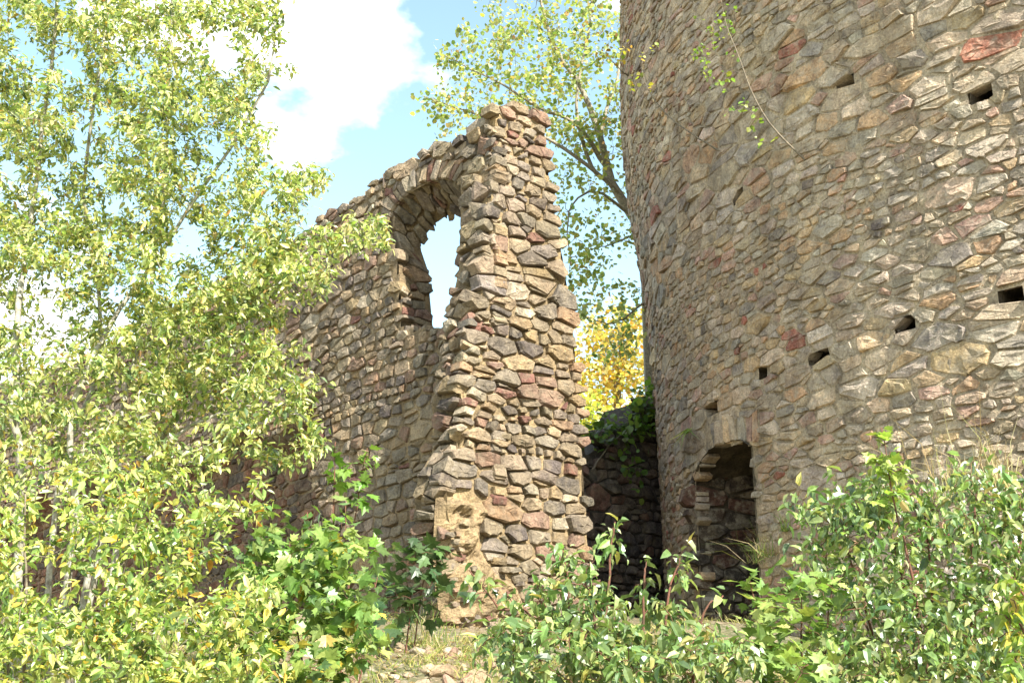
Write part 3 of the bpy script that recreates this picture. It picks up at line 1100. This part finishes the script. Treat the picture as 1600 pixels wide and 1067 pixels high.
def foliage(twigs, per, nrng, scatter=.03, t0=.15):
    """leaf positions along the twigs with outward directions"""
    P, O = [], []
    for L in twigs:
        ln = np.sum(np.linalg.norm(np.diff(L, axis=0), axis=1))
        k = max(2, int(nrng.poisson(per * (.4 + ln))))
        t = t0 + (1 - t0) * nrng.random(k) ** .8
        s = t * 3
        i = np.minimum(s.astype(int), 2)
        f = (s - i)[:, None]
        p = L[i] * (1 - f) + L[i + 1] * f
        P.append(p + nrng.normal(0, scatter, (k, 3)))
        dr = unit(L[i + 1] - L[i])
        side = unit(np.cross(dr, nrng.normal(0, 1, (k, 3))))
        O.append(dr * .6 + side)
    return np.concatenate(P), np.concatenate(O)

def px_cloud(blobs, nrng):
    """growing points: ellipses (x, y, rx, ry) given as measured in the view, each at its own distance Y with depth spread dY"""
    out = []
    for (x, y, rx, ry, Y, dY, n) in blobs:
        r, th = np.sqrt(nrng.random(n)), nrng.random(n) * 2 * math.pi
        for k in range(n):
            yy = Y + nrng.uniform(-dY, dY)
            out.append(at(x + rx * r[k] * math.cos(th[k]), y + ry * r[k] * math.sin(th[k]), yy))
    return np.array(out)

def base_pt(x, Y, dz=-.05):
    X = (x - 800) / FPX * Y
    return np.array([X, Y, ground_z(X, Y) + dz])

def plant(name, label, category, stems, blobs, leaf, size, pal, mleaf, mwood, seed, per=14, scatter=.03, group=None, wood_name='stems', leaf_name='foliage',
          droop=.5, spread=.7, flat=.5, lift=.25, stem_leaves=True, tint_fn=None, r_tip=.0022, sizevar=.3, t0=.15):
    rnd, nrng = random.Random(seed), np.random.default_rng(seed)
    att = px_cloud(blobs, nrng)
    root = thing(name, label, category, stems[0][0][0], group)
    wood, twigs = grow(stems, att, rnd, lift=lift, r_tip=r_tip)
    V, T, C = wood.get()
    child(wood_name, V, T, None, mwood, root, True)
    if stem_leaves:
        for pts, r0, r1 in stems:
            L = smooth_line(pts, 16)
            k = len(L)
            twigs.append(L[[int(k * .55), int(k * .7), int(k * .85), k - 1]])
            twigs.append(L[[int(k * .75), int(k * .85), int(k * .93), k - 1]])
    P, O = foliage(twigs, per, nrng, scatter, t0)
    cols = leaf_cols(len(P), pal, nrng)
    if tint_fn is not None:
        cols = tint_fn(P, cols, nrng)
    V, T, C = leaf_mesh(P, O, size, leaf, nrng, droop, spread, 1.0, flat, cols, sizevar)
    child(leaf_name, V, T, C, mleaf, root)
    settle(root)
    print(name, len(P), 'leaves')
    return root

YEL, ORG = (.52, .41, .07), (.52, .27, .04)
PAL_WILLOW = [(30, (.50, .51, .19)), (28, (.37, .42, .14)), (22, (.20, .27, .08)), (14, (.11, .165, .05)), (10, (.50, .45, .16)), (2, (.40, .24, .06))]
PAL_YELLOW = [(28, (.50, .52, .16)), (28, (.38, .45, .125)), (24, (.22, .31, .075)), (16, (.11, .18, .045)), (8, YEL), (1.5, ORG)]
PAL_MAPLEG = [(38, (.13, .22, .055)), (30, (.20, .29, .075)), (18, (.28, .34, .09)), (12, (.08, .14, .04)), (6, YEL)]
PAL_DOG = [(38, (.13, .205, .06)), (30, (.20, .275, .085)), (20, (.33, .37, .13)), (10, (.06, .12, .03)), (3, (.38, .33, .10))]
PAL_ASPEN = [(34, (.32, .37, .12)), (26, (.20, .26, .075)), (26, (.42, .43, .16)), (12, (.44, .38, .12)), (5, (.46, .27, .09))]

# goat willow filling the upper left
st = []
for (bx, by_, pts, r0, r1) in [
        (60, 7.4, [(30, 760), (20, 600), (35, 420), (70, 200), (90, -60)], .034, .010),
        (110, 7.6, [(120, 800), (110, 640), (190, 480), (300, 320), (420, 130), (430, 20)], .028, .006),
        (130, 7.9, [(150, 820), (200, 600), (250, 380), (260, 180), (270, -60)], .026, .008),
        (170, 7.8, [(190, 830), (215, 740), (330, 590), (400, 490), (480, 400), (600, 380)], .028, .005),
        (100, 8.2, [(90, 760), (160, 540), (130, 300), (160, 100), (180, -80)], .024, .008),
        (150, 7.2, [(160, 850), (260, 690), (380, 640), (470, 650), (500, 700)], .020, .004)]:
    st.append(([base_pt(bx, by_)] + [at(x, y, by_ + .25 * math.sin(i * 1.7 + bx)) for i, (x, y) in enumerate(pts)], r0, r1))
plant('willow_tree', 'tall loose willow with yellow green leaves filling the upper left corner', 'tree', st,
      [(90, 60, 160, 140, 7.8, .9, 120), (290, 60, 150, 120, 7.8, .9, 105), (120, 270, 190, 150, 7.8, .9, 150), (310, 240, 130, 120, 7.7, .9, 105), (200, -20, 260, 60, 7.8, .9, 60),
       (420, 330, 90, 60, 7.5, .6, 34), (370, 430, 90, 70, 7.6, .5, 36), (290, 530, 150, 100, 7.7, .6, 60), (420, 540, 70, 60, 7.4, .4, 16), (40, 330, 120, 160, 8.3, .5, 60), (180, 160, 200, 150, 8.4, .5, 70), (470, 290, 45, 30, 7.5, .3, 10), (100, 460, 170, 130, 7.6, .9, 85), (290, 420, 170, 90, 7.6, .8, 80),
       (430, 420, 100, 60, 7.4, .6, 36), (560, 370, 75, 28, 7.4, .3, 15), (120, 620, 160, 110, 7.4, .8, 62), (300, 560, 130, 90, 7.4, .7, 48),
       (420, 640, 90, 60, 7.2, .5, 22), (-60, 300, 100, 380, 7.8, .9, 90), (200, 600, 200, 130, 7.9, .7, 70), (360, 480, 110, 60, 7.5, .5, 22), (60, 700, 150, 70, 7.2, .6, 30), (260, 710, 130, 50, 7.0, .5, 30), (420, 80, 40, 60, 7.7, .5, 10), (440, 690, 60, 40, 7.2, .4, 8), (470, 600, 50, 30, 7.2, .3, 6)],
      OV, .046, PAL_WILLOW, M_WILLOW, M_PALEBARK, 31, per=62, scatter=.034, r_tip=.003, sizevar=.4, wood_name='trunk', leaf_name='crown', droop=.35, spread=.6, flat=.6)

# yellowing shrub, lower left
st = []
for k, (bx, Y, tx, ty) in enumerate([(90, 6.2, 40, 760), (110, 6.2, 130, 770), (120, 6.3, 230, 780), (100, 6.0, -20, 820), (130, 6.1, 330, 850), (140, 6.4, 380, 930)]):
    b = base_pt(bx, Y)
    e = at(tx, ty, Y + .2 * math.sin(k * 2))
    st.append(([b, b + (e - b) * .45 + np.array([0, 0, .15]), e], .014, .004))
plant('yellowing_shrub', 'broad shrub with lime and yellow leaves in the lower left corner', 'shrub', st,
      [(60, 800, 150, 80, 6.2, .6, 46), (230, 790, 140, 70, 6.3, .6, 44), (120, 900, 190, 90, 6.0, .6, 76), (290, 900, 140, 80, 6.0, .6, 46), (360, 780, 60, 50, 6.4, .3, 8), (230, 990, 170, 60, 5.8, .5, 56),
       (380, 960, 70, 60, 5.9, .3, 14), (-60, 900, 80, 160, 6.2, .5, 30), (40, 960, 80, 40, 6.0, .4, 12), (120, 1050, 200, 60, 5.8, .5, 90), (330, 1050, 120, 50, 5.8, .5, 44), (60, 990, 140, 50, 5.9, .4, 34)],
      OV, .048, PAL_YELLOW, M_WILLOW, M_BARK, 47, per=36, scatter=.03, r_tip=.003, sizevar=.4, droop=.35, flat=.8, spread=.9)

# maple bush in front of the wall's foot
st = []
for k, (bx, Y, tx, ty) in enumerate([(520, 6.9, 430, 840), (530, 7.0, 540, 790), (540, 7.0, 480, 800), (510, 6.8, 380, 900), (545, 7.1, 590, 900)]):
    b = base_pt(bx, Y)
    e = at(tx, ty, Y)
    st.append(([b, b + (e - b) * .5 + np.array([.02, 0, .1]), e], .009, .003))
plant('maple_bush', 'bushy young maple with lobed green leaves left of the rubble bank', 'bush', st,
      [(450, 880, 80, 50, 6.9, .35, 30), (520, 900, 75, 65, 6.9, .35, 38), (470, 960, 110, 60, 6.7, .35, 48), (540, 1000, 60, 45, 6.6, .3, 20), (430, 1030, 110, 40, 6.4, .3, 36), (560, 950, 40, 50, 6.9, .3, 12)],
      LB, .066, PAL_MAPLEG, M_MAPLE, M_REDTWIG, 53, per=15, scatter=.05, droop=.5, spread=.6, flat=.7, sizevar=.4)

# slim maple sapling in front of the window wall
st = [([base_pt(520, 8.6), at(520, 900, 8.6), at(522, 760, 8.6), at(524, 690, 8.6)], .010, .003), ([base_pt(540, 8.7), at(548, 880, 8.7), at(560, 770, 8.7), at(574, 700, 8.7)], .009, .003)]
plant('maple_sapling', 'slim maple sapling rising against the wall left of the broken end', 'sapling', st,
      [(522, 740, 30, 40, 8.6, .15, 8), (565, 745, 28, 45, 8.7, .15, 9), (520, 830, 40, 40, 8.6, .2, 9), (560, 860, 40, 40, 8.7, .2, 9)],
      LB, .085, [(50, (.12, .22, .035)), (30, (.17, .27, .04))], M_MAPLE, M_REDTWIG, 59, per=4, scatter=.02, droop=.35, spread=.45, flat=.35)

# shaded maple seedlings at the foot of the wall
st = [([base_pt(640, 10.6), at(640, 930, 10.6), at(620, 870, 10.6)], .009, .003), ([base_pt(650, 10.7), at(660, 920, 10.7), at(675, 870, 10.7)], .008, .003)]
plant('shaded_maple', 'dark green maple seedling in shade beside the broken wall end', 'sapling', st,
      [(625, 875, 50, 35, 10.6, .3, 12), (640, 920, 65, 45, 10.5, .35, 20), (605, 940, 35, 35, 10.4, .3, 10), (670, 875, 25, 35, 10.7, .2, 6)],
      LB, .13, [(50, (.06, .105, .04)), (30, (.08, .135, .045))], M_MAPLE, M_REDTWIG, 61, per=5, scatter=.05, droop=.35, spread=.5, flat=.35)

# dogwood in front, centre right
def dog(name, label, stems_px, blobs, seed, **kw):
    st = []
    for (bx, Y, pts) in stems_px:
        st.append(([base_pt(bx, Y)] + [at(x, y, Y) for x, y in pts], .009, .003))
    return plant(name, label, 'shrub', st, blobs, OVD, kw.pop('size', .075), kw.pop('pal', PAL_DOG), M_DOGWOOD, M_REDTWIG, seed, **{**dict(per=15, scatter=.025, droop=.75, spread=.55, flat=.5), **kw})
dog('dogwood_shrub', 'upright dogwood with drooping glossy leaves in front of the broken wall end',
    [(860, 5.2, [(840, 1000), (780, 950), (733, 890)]), (900, 5.2, [(890, 960), (880, 860)]), (930, 5.3, [(950, 930), (961, 815)]), (980, 5.3, [(1005, 960), (1010, 875)]), (1000, 5.2, [(1040, 980), (1068, 858)]),
     (1020, 5.1, [(1090, 1000), (1130, 930)]), (940, 5.1, [(930, 990), (915, 905)])],
    [(870, 950, 60, 50, 5.2, .25, 22), (950, 960, 70, 50, 5.2, .3, 24), (1040, 985, 80, 45, 5.2, .3, 22), (850, 1020, 110, 55, 5.0, .3, 90), (980, 1030, 130, 50, 5.0, .3, 110), (1110, 1030, 90, 45, 5.1, .3, 60), (900, 930, 60, 40, 5.2, .25, 18), (1000, 960, 60, 40, 5.2, .25, 16),
     (745, 915, 14, 25, 5.2, .05, 3), (790, 960, 30, 30, 5.2, .1, 6), (960, 845, 12, 28, 5.3, .05, 4), (1068, 890, 12, 30, 5.2, .05, 5), (1010, 895, 14, 25, 5.3, .05, 4), (880, 875, 25, 20, 5.2, .1, 6), (920, 870, 30, 20, 5.2, .1, 6)],
    67, size=.052, per=13, sizevar=.4, flat=.7, spread=.7)
dog('dogwood_shrub', 'large dense dogwood with shining leaves below the tower in the lower right corner',
    [(1400, 6.4, [(1330, 880), (1265, 790)]), (1420, 6.4, [(1400, 860), (1330, 755)]), (1440, 6.5, [(1450, 860), (1440, 760)]), (1460, 6.4, [(1520, 860), (1530, 745)]), (1470, 6.3, [(1590, 880), (1610, 760)]),
     (1430, 6.2, [(1340, 950), (1270, 900)])],
    [(1310, 800, 65, 40, 6.4, .3, 26), (1400, 790, 75, 45, 6.4, .35, 34), (1530, 770, 45, 40, 6.4, .3, 18), (1350, 880, 100, 70, 6.3, .4, 60), (1480, 880, 110, 90, 6.3, .5, 80), (1580, 860, 80, 90, 6.3, .5, 50), (1600, 800, 40, 60, 6.4, .3, 14),
     (1400, 990, 130, 70, 6.1, .5, 80), (1540, 1000, 120, 70, 6.1, .5, 80), (1660, 930, 70, 140, 6.3, .5, 50), (1460, 1060, 180, 40, 5.9, .4, 50)],
    71, size=.055, per=22, sizevar=.4, scatter=.06, flat=.7, spread=.7)
dog('dogwood_sprig', 'few arching dogwood twigs at the right edge bottom corner, nearest the viewer',
    [(1640, 4.4, [(1620, 1000), (1580, 900)]), (1650, 4.4, [(1620, 1040), (1570, 960)])],
    [(1580, 930, 25, 30, 4.4, .1, 7), (1575, 985, 25, 35, 4.4, .1, 8), (1600, 1040, 30, 30, 4.4, .1, 8)],
    73, size=.06, pal=[(40, (.17, .26, .04)), (30, (.27, .32, .05)), (10, YEL)], per=10)
# low sunlit maples between the dogwoods
st = []
for k, (bx, Y, tx, ty) in enumerate([(1200, 5.9, 1170, 900), (1210, 5.9, 1250, 885), (1220, 6.0, 1300, 900)]):
    b = base_pt(bx, Y)
    e = at(tx, ty, Y)
    st.append(([b, b + (e - b) * .5 + np.array([.02, 0, .06]), e], .008, .003))
plant('maple_bush', 'low maple with bright flat lobed leaves below the tower doorway', 'bush', st,
      [(1190, 940, 50, 30, 5.9, .25, 12), (1270, 925, 50, 30, 5.9, .25, 12), (1230, 985, 90, 40, 5.7, .3, 26), (1220, 1040, 100, 35, 5.5, .3, 30)],
      LB, .066, [(45, (.19, .27, .07)), (30, (.13, .21, .05)), (20, (.28, .34, .09))], M_MAPLE, M_REDTWIG, 79, per=10, scatter=.03, droop=.2, spread=.45, flat=.3)
st = [([base_pt(1440, 6.0), at(1425, 900, 6.0), at(1400, 800, 6.0), at(1377, 668, 6.0)], .009, .0025)]
plant('maple_sapling', 'single upright maple shoot with bright tiered leaves above the right dogwood', 'sapling', st,
      [(1377, 680, 18, 8, 6.0, .06, 5), (1380, 705, 22, 8, 6.0, .06, 5), (1385, 735, 26, 12, 6.0, .08, 6), (1395, 780, 30, 20, 6.0, .1, 6)],
      LB, .055, [(50, (.32, .40, .09)), (20, (.24, .34, .08))], M_MAPLE, M_REDTWIG, 83, per=5, scatter=.01, droop=.2, spread=.4, flat=.3)

# aspen behind, beside the tower
st = [([np.array([2.6, 21.5, 1.0]), at(1010, 420, 21), at(985, 335, 21), at(955, 285, 20.8), at(938, 215, 20.8), at(905, 130, 20.7), at(860, 60, 20.6), at(835, -60, 20.5)], .13, .02),
      ([at(958, 292, 20.8), at(925, 260, 20.6), at(900, 160, 20.4), at(920, 40, 20.4), at(930, -80, 20.4)], .05, .012),
      ([at(950, 280, 20.8), at(940, 200, 21), at(965, 120, 21.2), at(975, 20, 21.3)], .06, .015),
      ([at(950, 265, 20.8), at(900, 195, 20.3), at(845, 170, 20.2), at(780, 130, 20.0), at(690, 85, 20)], .05, .010),
      ([at(965, 300, 20.8), at(900, 245, 20.2), at(820, 200, 20), at(730, 175, 20), at(660, 150, 20)], .045, .008),
      ([at(985, 335, 21), at(930, 300, 20.4), at(890, 330, 20.2), at(890, 420, 20.2)], .035, .008),
      ([at(995, 365, 21), at(960, 380, 20.8), at(920, 390, 20.6)], .025, .008),
      ([at(1010, 470, 21), at(960, 505, 20.8), at(915, 495, 20.6)], .025, .006)]
plant('aspen_tree', 'slender aspen with small round leaves growing behind the wall beside the tower', 'tree', st,
      [(870, 40, 110, 80, 20.6, 1.2, 120), (800, 60, 70, 70, 20.4, 1.0, 44), (900, 150, 90, 80, 20.6, 1.1, 80), (820, 130, 70, 45, 20.2, .8, 40), (740, 95, 50, 35, 20, .6, 18), (710, 60, 30, 25, 20, .4, 7), (690, 90, 20, 20, 20, .4, 5),
       (760, 165, 60, 22, 20, .6, 20), (690, 155, 45, 22, 20, .5, 14), (700, 195, 35, 18, 20, .4, 8), (945, 250, 50, 70, 20.8, .8, 34), (890, 300, 40, 60, 20.3, .7, 22), (920, 380, 50, 60, 20.6, .7, 34), (960, 340, 40, 60, 20.8, .6, 20),
       (930, 460, 45, 40, 20.6, .6, 26), (985, 470, 25, 50, 20.8, .5, 12), (900, 230, 40, 40, 20.3, .6, 16), (950, 545, 50, 40, 20.7, .6, 14), (880, -60, 120, 50, 20.6, 1.2, 60)],
      RO, .08, PAL_ASPEN, M_ASPEN, M_ASPENBARK, 89, per=16, scatter=.11, wood_name='trunk', leaf_name='crown', droop=.8, spread=.7, flat=.8, r_tip=.004)

# autumn trees far behind the gap
def far_tree(label, cx, cy, Y, w, h, pal, seed, n=150):
    b = np.array([(cx - 800) / FPX * Y, Y, ground_z((cx - 800) / FPX * Y, Y) - .1])
    st = [([b, at(cx, cy + h * .5, Y), at(cx + 6, cy, Y), at(cx, cy - h * .8, Y)], .22, .04)]
    plant('autumn_tree', label, 'tree', st, [(cx, cy, w, h, Y, 2.0, n), (cx - w * .4, cy + h * .3, w * .6, h * .5, Y - 1, 1.0, n // 3), (cx + w * .4, cy - h * .2, w * .6, h * .5, Y - .5, 1.0, n // 3)],
          RO, .16, pal, M_ASPEN, M_BARK, seed, per=18, scatter=.28, wood_name='trunk', leaf_name='crown', droop=.5, spread=.7, flat=.7, r_tip=.01)
far_tree('orange autumn tree glowing in the gap beside the tower', 965, 565, 44, 95, 90, [(34, (.58, .43, .10)), (26, (.56, .33, .07)), (36, (.48, .46, .14))], 97)
far_tree('yellow green autumn tree in the gap just behind the broken wall end', 895, 690, 38, 80, 75, [(40, (.42, .42, .05)), (30, (.50, .42, .05)), (20, (.28, .34, .05))], 101)

# creeper on the dark wall's top
crown_pts = []
rnd = random.Random(5)
st = [([bo + np.array([.2, -.1, 3.2]), bo + BU * .8 + np.array([0, -.15, 3.8]), bo + BU * 1.6 + np.array([0, -.15, 4.2])], .015, .005)]
plant('creeper', 'leafy green creeper hanging over the top of the dark wall', 'creeper', st,
      [(960, 660, 45, 22, 17.5, .35, 18), (1000, 640, 25, 30, 17.8, .35, 18), (985, 685, 40, 18, 17.5, .2, 10), (930, 680, 20, 15, 17.2, .25, 8), (1010, 615, 14, 16, 17.9, .2, 6), (985, 745, 20, 30, 17.4, .1, 4)],
      RO, .10, [(50, (.10, .18, .03)), (30, (.17, .24, .04)), (15, (.05, .09, .02))], M_ASPEN, M_BARK, 103, per=10, scatter=.08, droop=.5)

# ------------------------------------------------------------------ little plants rooted in the tower
def tower_pt(x, y, w=0.0):
    u, v = tower_hit(x, y)
    return tower_map([u], [v], [w])[0]
def tower_plant(label, root_px, tips, blobs, size, pal, seed, per=9):
    rp_ = tower_pt(*root_px, 0)
    st = []
    for line in tips:
        st.append(([rp_ + (0 if k == 0 else 0) * rp_ if k == 0 else tower_pt(x, y, w) for k, (x, y, w) in enumerate([(*root_px, 0)] + line)], .013, .003))
    rnd, nrng = random.Random(seed), np.random.default_rng(seed)
    att = []
    for (x, y, rx, ry, w, n) in blobs:
        for _ in range(n):
            att.append(tower_pt(x + nrng.uniform(-rx, rx), y + nrng.uniform(-ry, ry), w + nrng.uniform(-.15, .2)))
    root = thing('birch_sapling', label, 'sapling', rp_)
    wood, twigs = grow(st, np.array(att), rnd)
    V, T, C = wood.get()
    child('stem', V, T, None, M_BARK, root, True)
    P, O = foliage(twigs, per, nrng, .03)
    V, T, C = leaf_mesh(P, O, size, RO, nrng, .5, .7, 1.0, .6, leaf_cols(len(P), pal, nrng))
    child('foliage', V, T, C, M_ASPEN, root)
    settle(root)
tower_plant('thin birch sapling sprouting high from the tower face', (1258, 250), [[(1240, 215, .25), (1222, 170, .4), (1208, 110, .5), (1190, 50, .55), (1180, -10, .55)]],
            [(1170, 60, 18, 20, .5, 9), (1165, 110, 22, 30, .5, 10), (1180, 20, 14, 25, .5, 8), (1210, 190, 22, 20, .4, 6), (1185, 140, 20, 14, .45, 6), (1225, 225, 14, 8, .3, 3)],
            .05, [(50, (.20, .30, .05)), (30, (.30, .36, .06))], 107, per=6)
tower_plant('small bare twigged sapling with yellow leaves near the tower edge', (1128, 238), [[(1105, 215, .2), (1080, 185, .35), (1062, 150, .45), (1058, 120, .5)]],
            [(1045, 138, 20, 8, .45, 6), (1060, 88, 16, 8, .5, 4), (1035, 90, 14, 8, .5, 4)],
            .05, [(40, (.42, .38, .06)), (30, (.30, .36, .06)), (20, (.5, .3, .05))], 109, per=5)
tower_plant('tuft of yellow orange leaves at the very edge of the tower', (982, 120), [[(985, 110, .15), (980, 90, .3)]],
            [(985, 70, 10, 25, .3, 10), (984, 100, 8, 15, .3, 7)],
            .06, [(40, (.48, .36, .05)), (30, (.30, .34, .06)), (20, (.5, .26, .05))], 113, per=7)

# ------------------------------------------------------------------ grass and loose stones
def blades(roots, h, nrng, lean=.5, width=.006, cols=None, bias=None):
    n = len(roots)
    d = nrng.normal(0, lean, (n, 3))
    d[:, 2] = 1
    if bias is not None:
        d[:, :] += bias
    d = unit(d)
    hh = h * np.exp(nrng.normal(0, .35, n))[:, None]
    side = unit(np.cross(d, nrng.normal(0, 1, (n, 3)))) * width
    bend = nrng.normal(0, .25, (n, 3)) * hh
    bend[:, 2] = -np.abs(bend[:, 2]) - .1 * hh[:, 0]
    p0, p1, p2 = roots, roots + d * hh * .5 + bend * .2, roots + d * hh + bend
    V = np.stack([p0 - side, p0 + side, p1 - side * .8, p1 + side * .8, p2], 1)
    T = np.array([(0, 1, 3), (0, 3, 2), (2, 3, 4)])[None] + (np.arange(n) * 5)[:, None, None]
    return V.reshape(-1, 3), T.reshape(-1, 3), np.repeat(cols, 5, axis=0)

nrng = np.random.default_rng(5)
# meadow grass on the bank
G = []
while len(G) < 16000:
    x, y = nrng.uniform(-4.5, 4.5), nrng.uniform(8.6, 13.2)
    if fbm(x * 1.3, y * 1.3, 4.4, 3) + .25 > nrng.random() * .9:
        G.append((x, y, ground_z(x, y) - .01))
G = np.array(G)
V, T, C = blades(G, .13, nrng, .6, .004, leaf_cols(len(G), [(40, (.36, .30, .14)), (34, (.20, .26, .05)), (26, (.30, .30, .09))], nrng))
add('grass', tri_mesh('grass', V, T, C, M_GRASS), None, None, kind='stuff', label='short dry and green grass on the bank', category='grass')

# dead leaves and straw litter between the stones
n_ = 2600
LP = np.array([(x, y, ground_z(x, y) + .012) for x, y in zip(nrng.uniform(-3.2, 1.4, n_), nrng.uniform(8.8, 12.6, n_))])
V, T, C = leaf_mesh(LP, nrng.normal(0, 1, (n_, 3)) * np.array([1, 1, .1]), .05, OV, nrng, 0.0, .3, 1.0, .35, leaf_cols(n_, [(40, (.34, .24, .12)), (30, (.24, .15, .07)), (20, (.46, .37, .18))], nrng))
add('leaf_litter', tri_mesh('leaf_litter', V, T, C, M_GRASS), None, None, kind='stuff', label='brown dead leaves scattered over the rubble bank', category='leaf litter')

def tuft(name, label, pts, h, n, pal, seed, spread=.08, lean=.35, width=.004, bias=None):
    nr = np.random.default_rng(seed)
    pts = np.array(pts)
    P = pts[nr.integers(0, len(pts), n)] + nr.normal(0, spread, (n, 3)) * np.array([1, 1, .15])
    V, T, C = blades(P, h, nr, lean, width, leaf_cols(n, pal, nr), bias)
    c = pts.mean(0)
    add(name, tri_mesh(name, V - c, T, C, M_GRASS), None, c, label=label, category='grass tuft')
DRY = [(50, (.46, .38, .22)), (30, (.36, .28, .15)), (12, (.28, .30, .10))]
GREENT = [(50, (.16, .25, .05)), (30, (.30, .32, .09))]
tuft('grass_tuft', 'tall dry straw grass against the tower above the right dogwood', [tower_pt(1500, 790, .25), tower_pt(1540, 780, .25), tower_pt(1580, 775, .25)], .62, 150, DRY, 1, .10, .22, .0035)
tuft('grass_tuft', 'wispy dry grass hanging at the sill of the tower doorway', [tower_pt(1195, 880, .1), tower_pt(1210, 870, .1)], .36, 90, DRY + GREENT, 2, .06, .5, .003)
tuft('grass_tuft', 'green grass sprig on the tower face right of the doorway', [tower_pt(1232, 830, .04)], .18, 30, GREENT, 3, .02, .5, .005)
tuft('grass_tuft', 'green grass sprig on the tower above the doorway arch', [tower_pt(1082, 670, .05)], .28, 34, GREENT, 4, .02, .4, .006, np.array([-.2, -.2, -1.2]))
tuft('grass_tuft', 'upright dry stalks at the foot of the broken wall end', [base_pt(655, 11.3, 0), base_pt(675, 11.4, 0), base_pt(690, 11.5, 0)], .42, 70, DRY + GREENT, 6, .10, .25, .004)

def rock(r, seed, flat=.6):
    rr = random.Random(seed)
    import bmesh
    bm = bmesh.new()
    for _ in range(15):
        v = Vector((rr.gauss(0, 1), rr.gauss(0, 1), rr.gauss(0, 1))).normalized()
        bm.verts.new((v.x * r * rr.uniform(.75, 1.2), v.y * r * rr.uniform(.6, 1), v.z * r * flat))
    bmesh.ops.convex_hull(bm, input=bm.verts)
    for v in [v for v in bm.verts if not v.link_faces]:
        bm.verts.remove(v)
    bmesh.ops.bevel(bm, geom=bm.edges[:], offset=r * .07, segments=1, affect='EDGES')
    bmesh.ops.triangulate(bm, faces=bm.faces[:])
    bm.verts.index_update()
    V = np.array([v.co[:] for v in bm.verts])
    T = np.array([[v.index for v in f.verts] for f in bm.faces])
    bm.free()
    return V, T
rnd = random.Random(8)
for k in range(44):
    Y = rnd.uniform(9.2, 10.9)
    px = rnd.uniform(555, 790)
    b = base_pt(px, Y, 0)
    r = rnd.choice([.035, .04, .05, .06, .07, .09, .12, .15]) * rnd.uniform(.8, 1.2)
    V, T = rock(r, k)
    c = pick([(40, (.38, .31, .22)), (30, (.33, .26, .18)), (15, (.31, .21, .16)), (14, (.46, .41, .33))], rnd)
    o = add('loose_stone', tri_mesh('loose_stone', V, T, c, M_STONE), None, (b[0], b[1], b[2] + r * .12),
            label='pale broken stone lying in the rubble at the bottom centre', category='stone', group='loose stones in the rubble on the bank')
    o.rotation_euler = (rnd.gauss(0, .3), rnd.gauss(0, .3), rnd.uniform(0, 6.3))
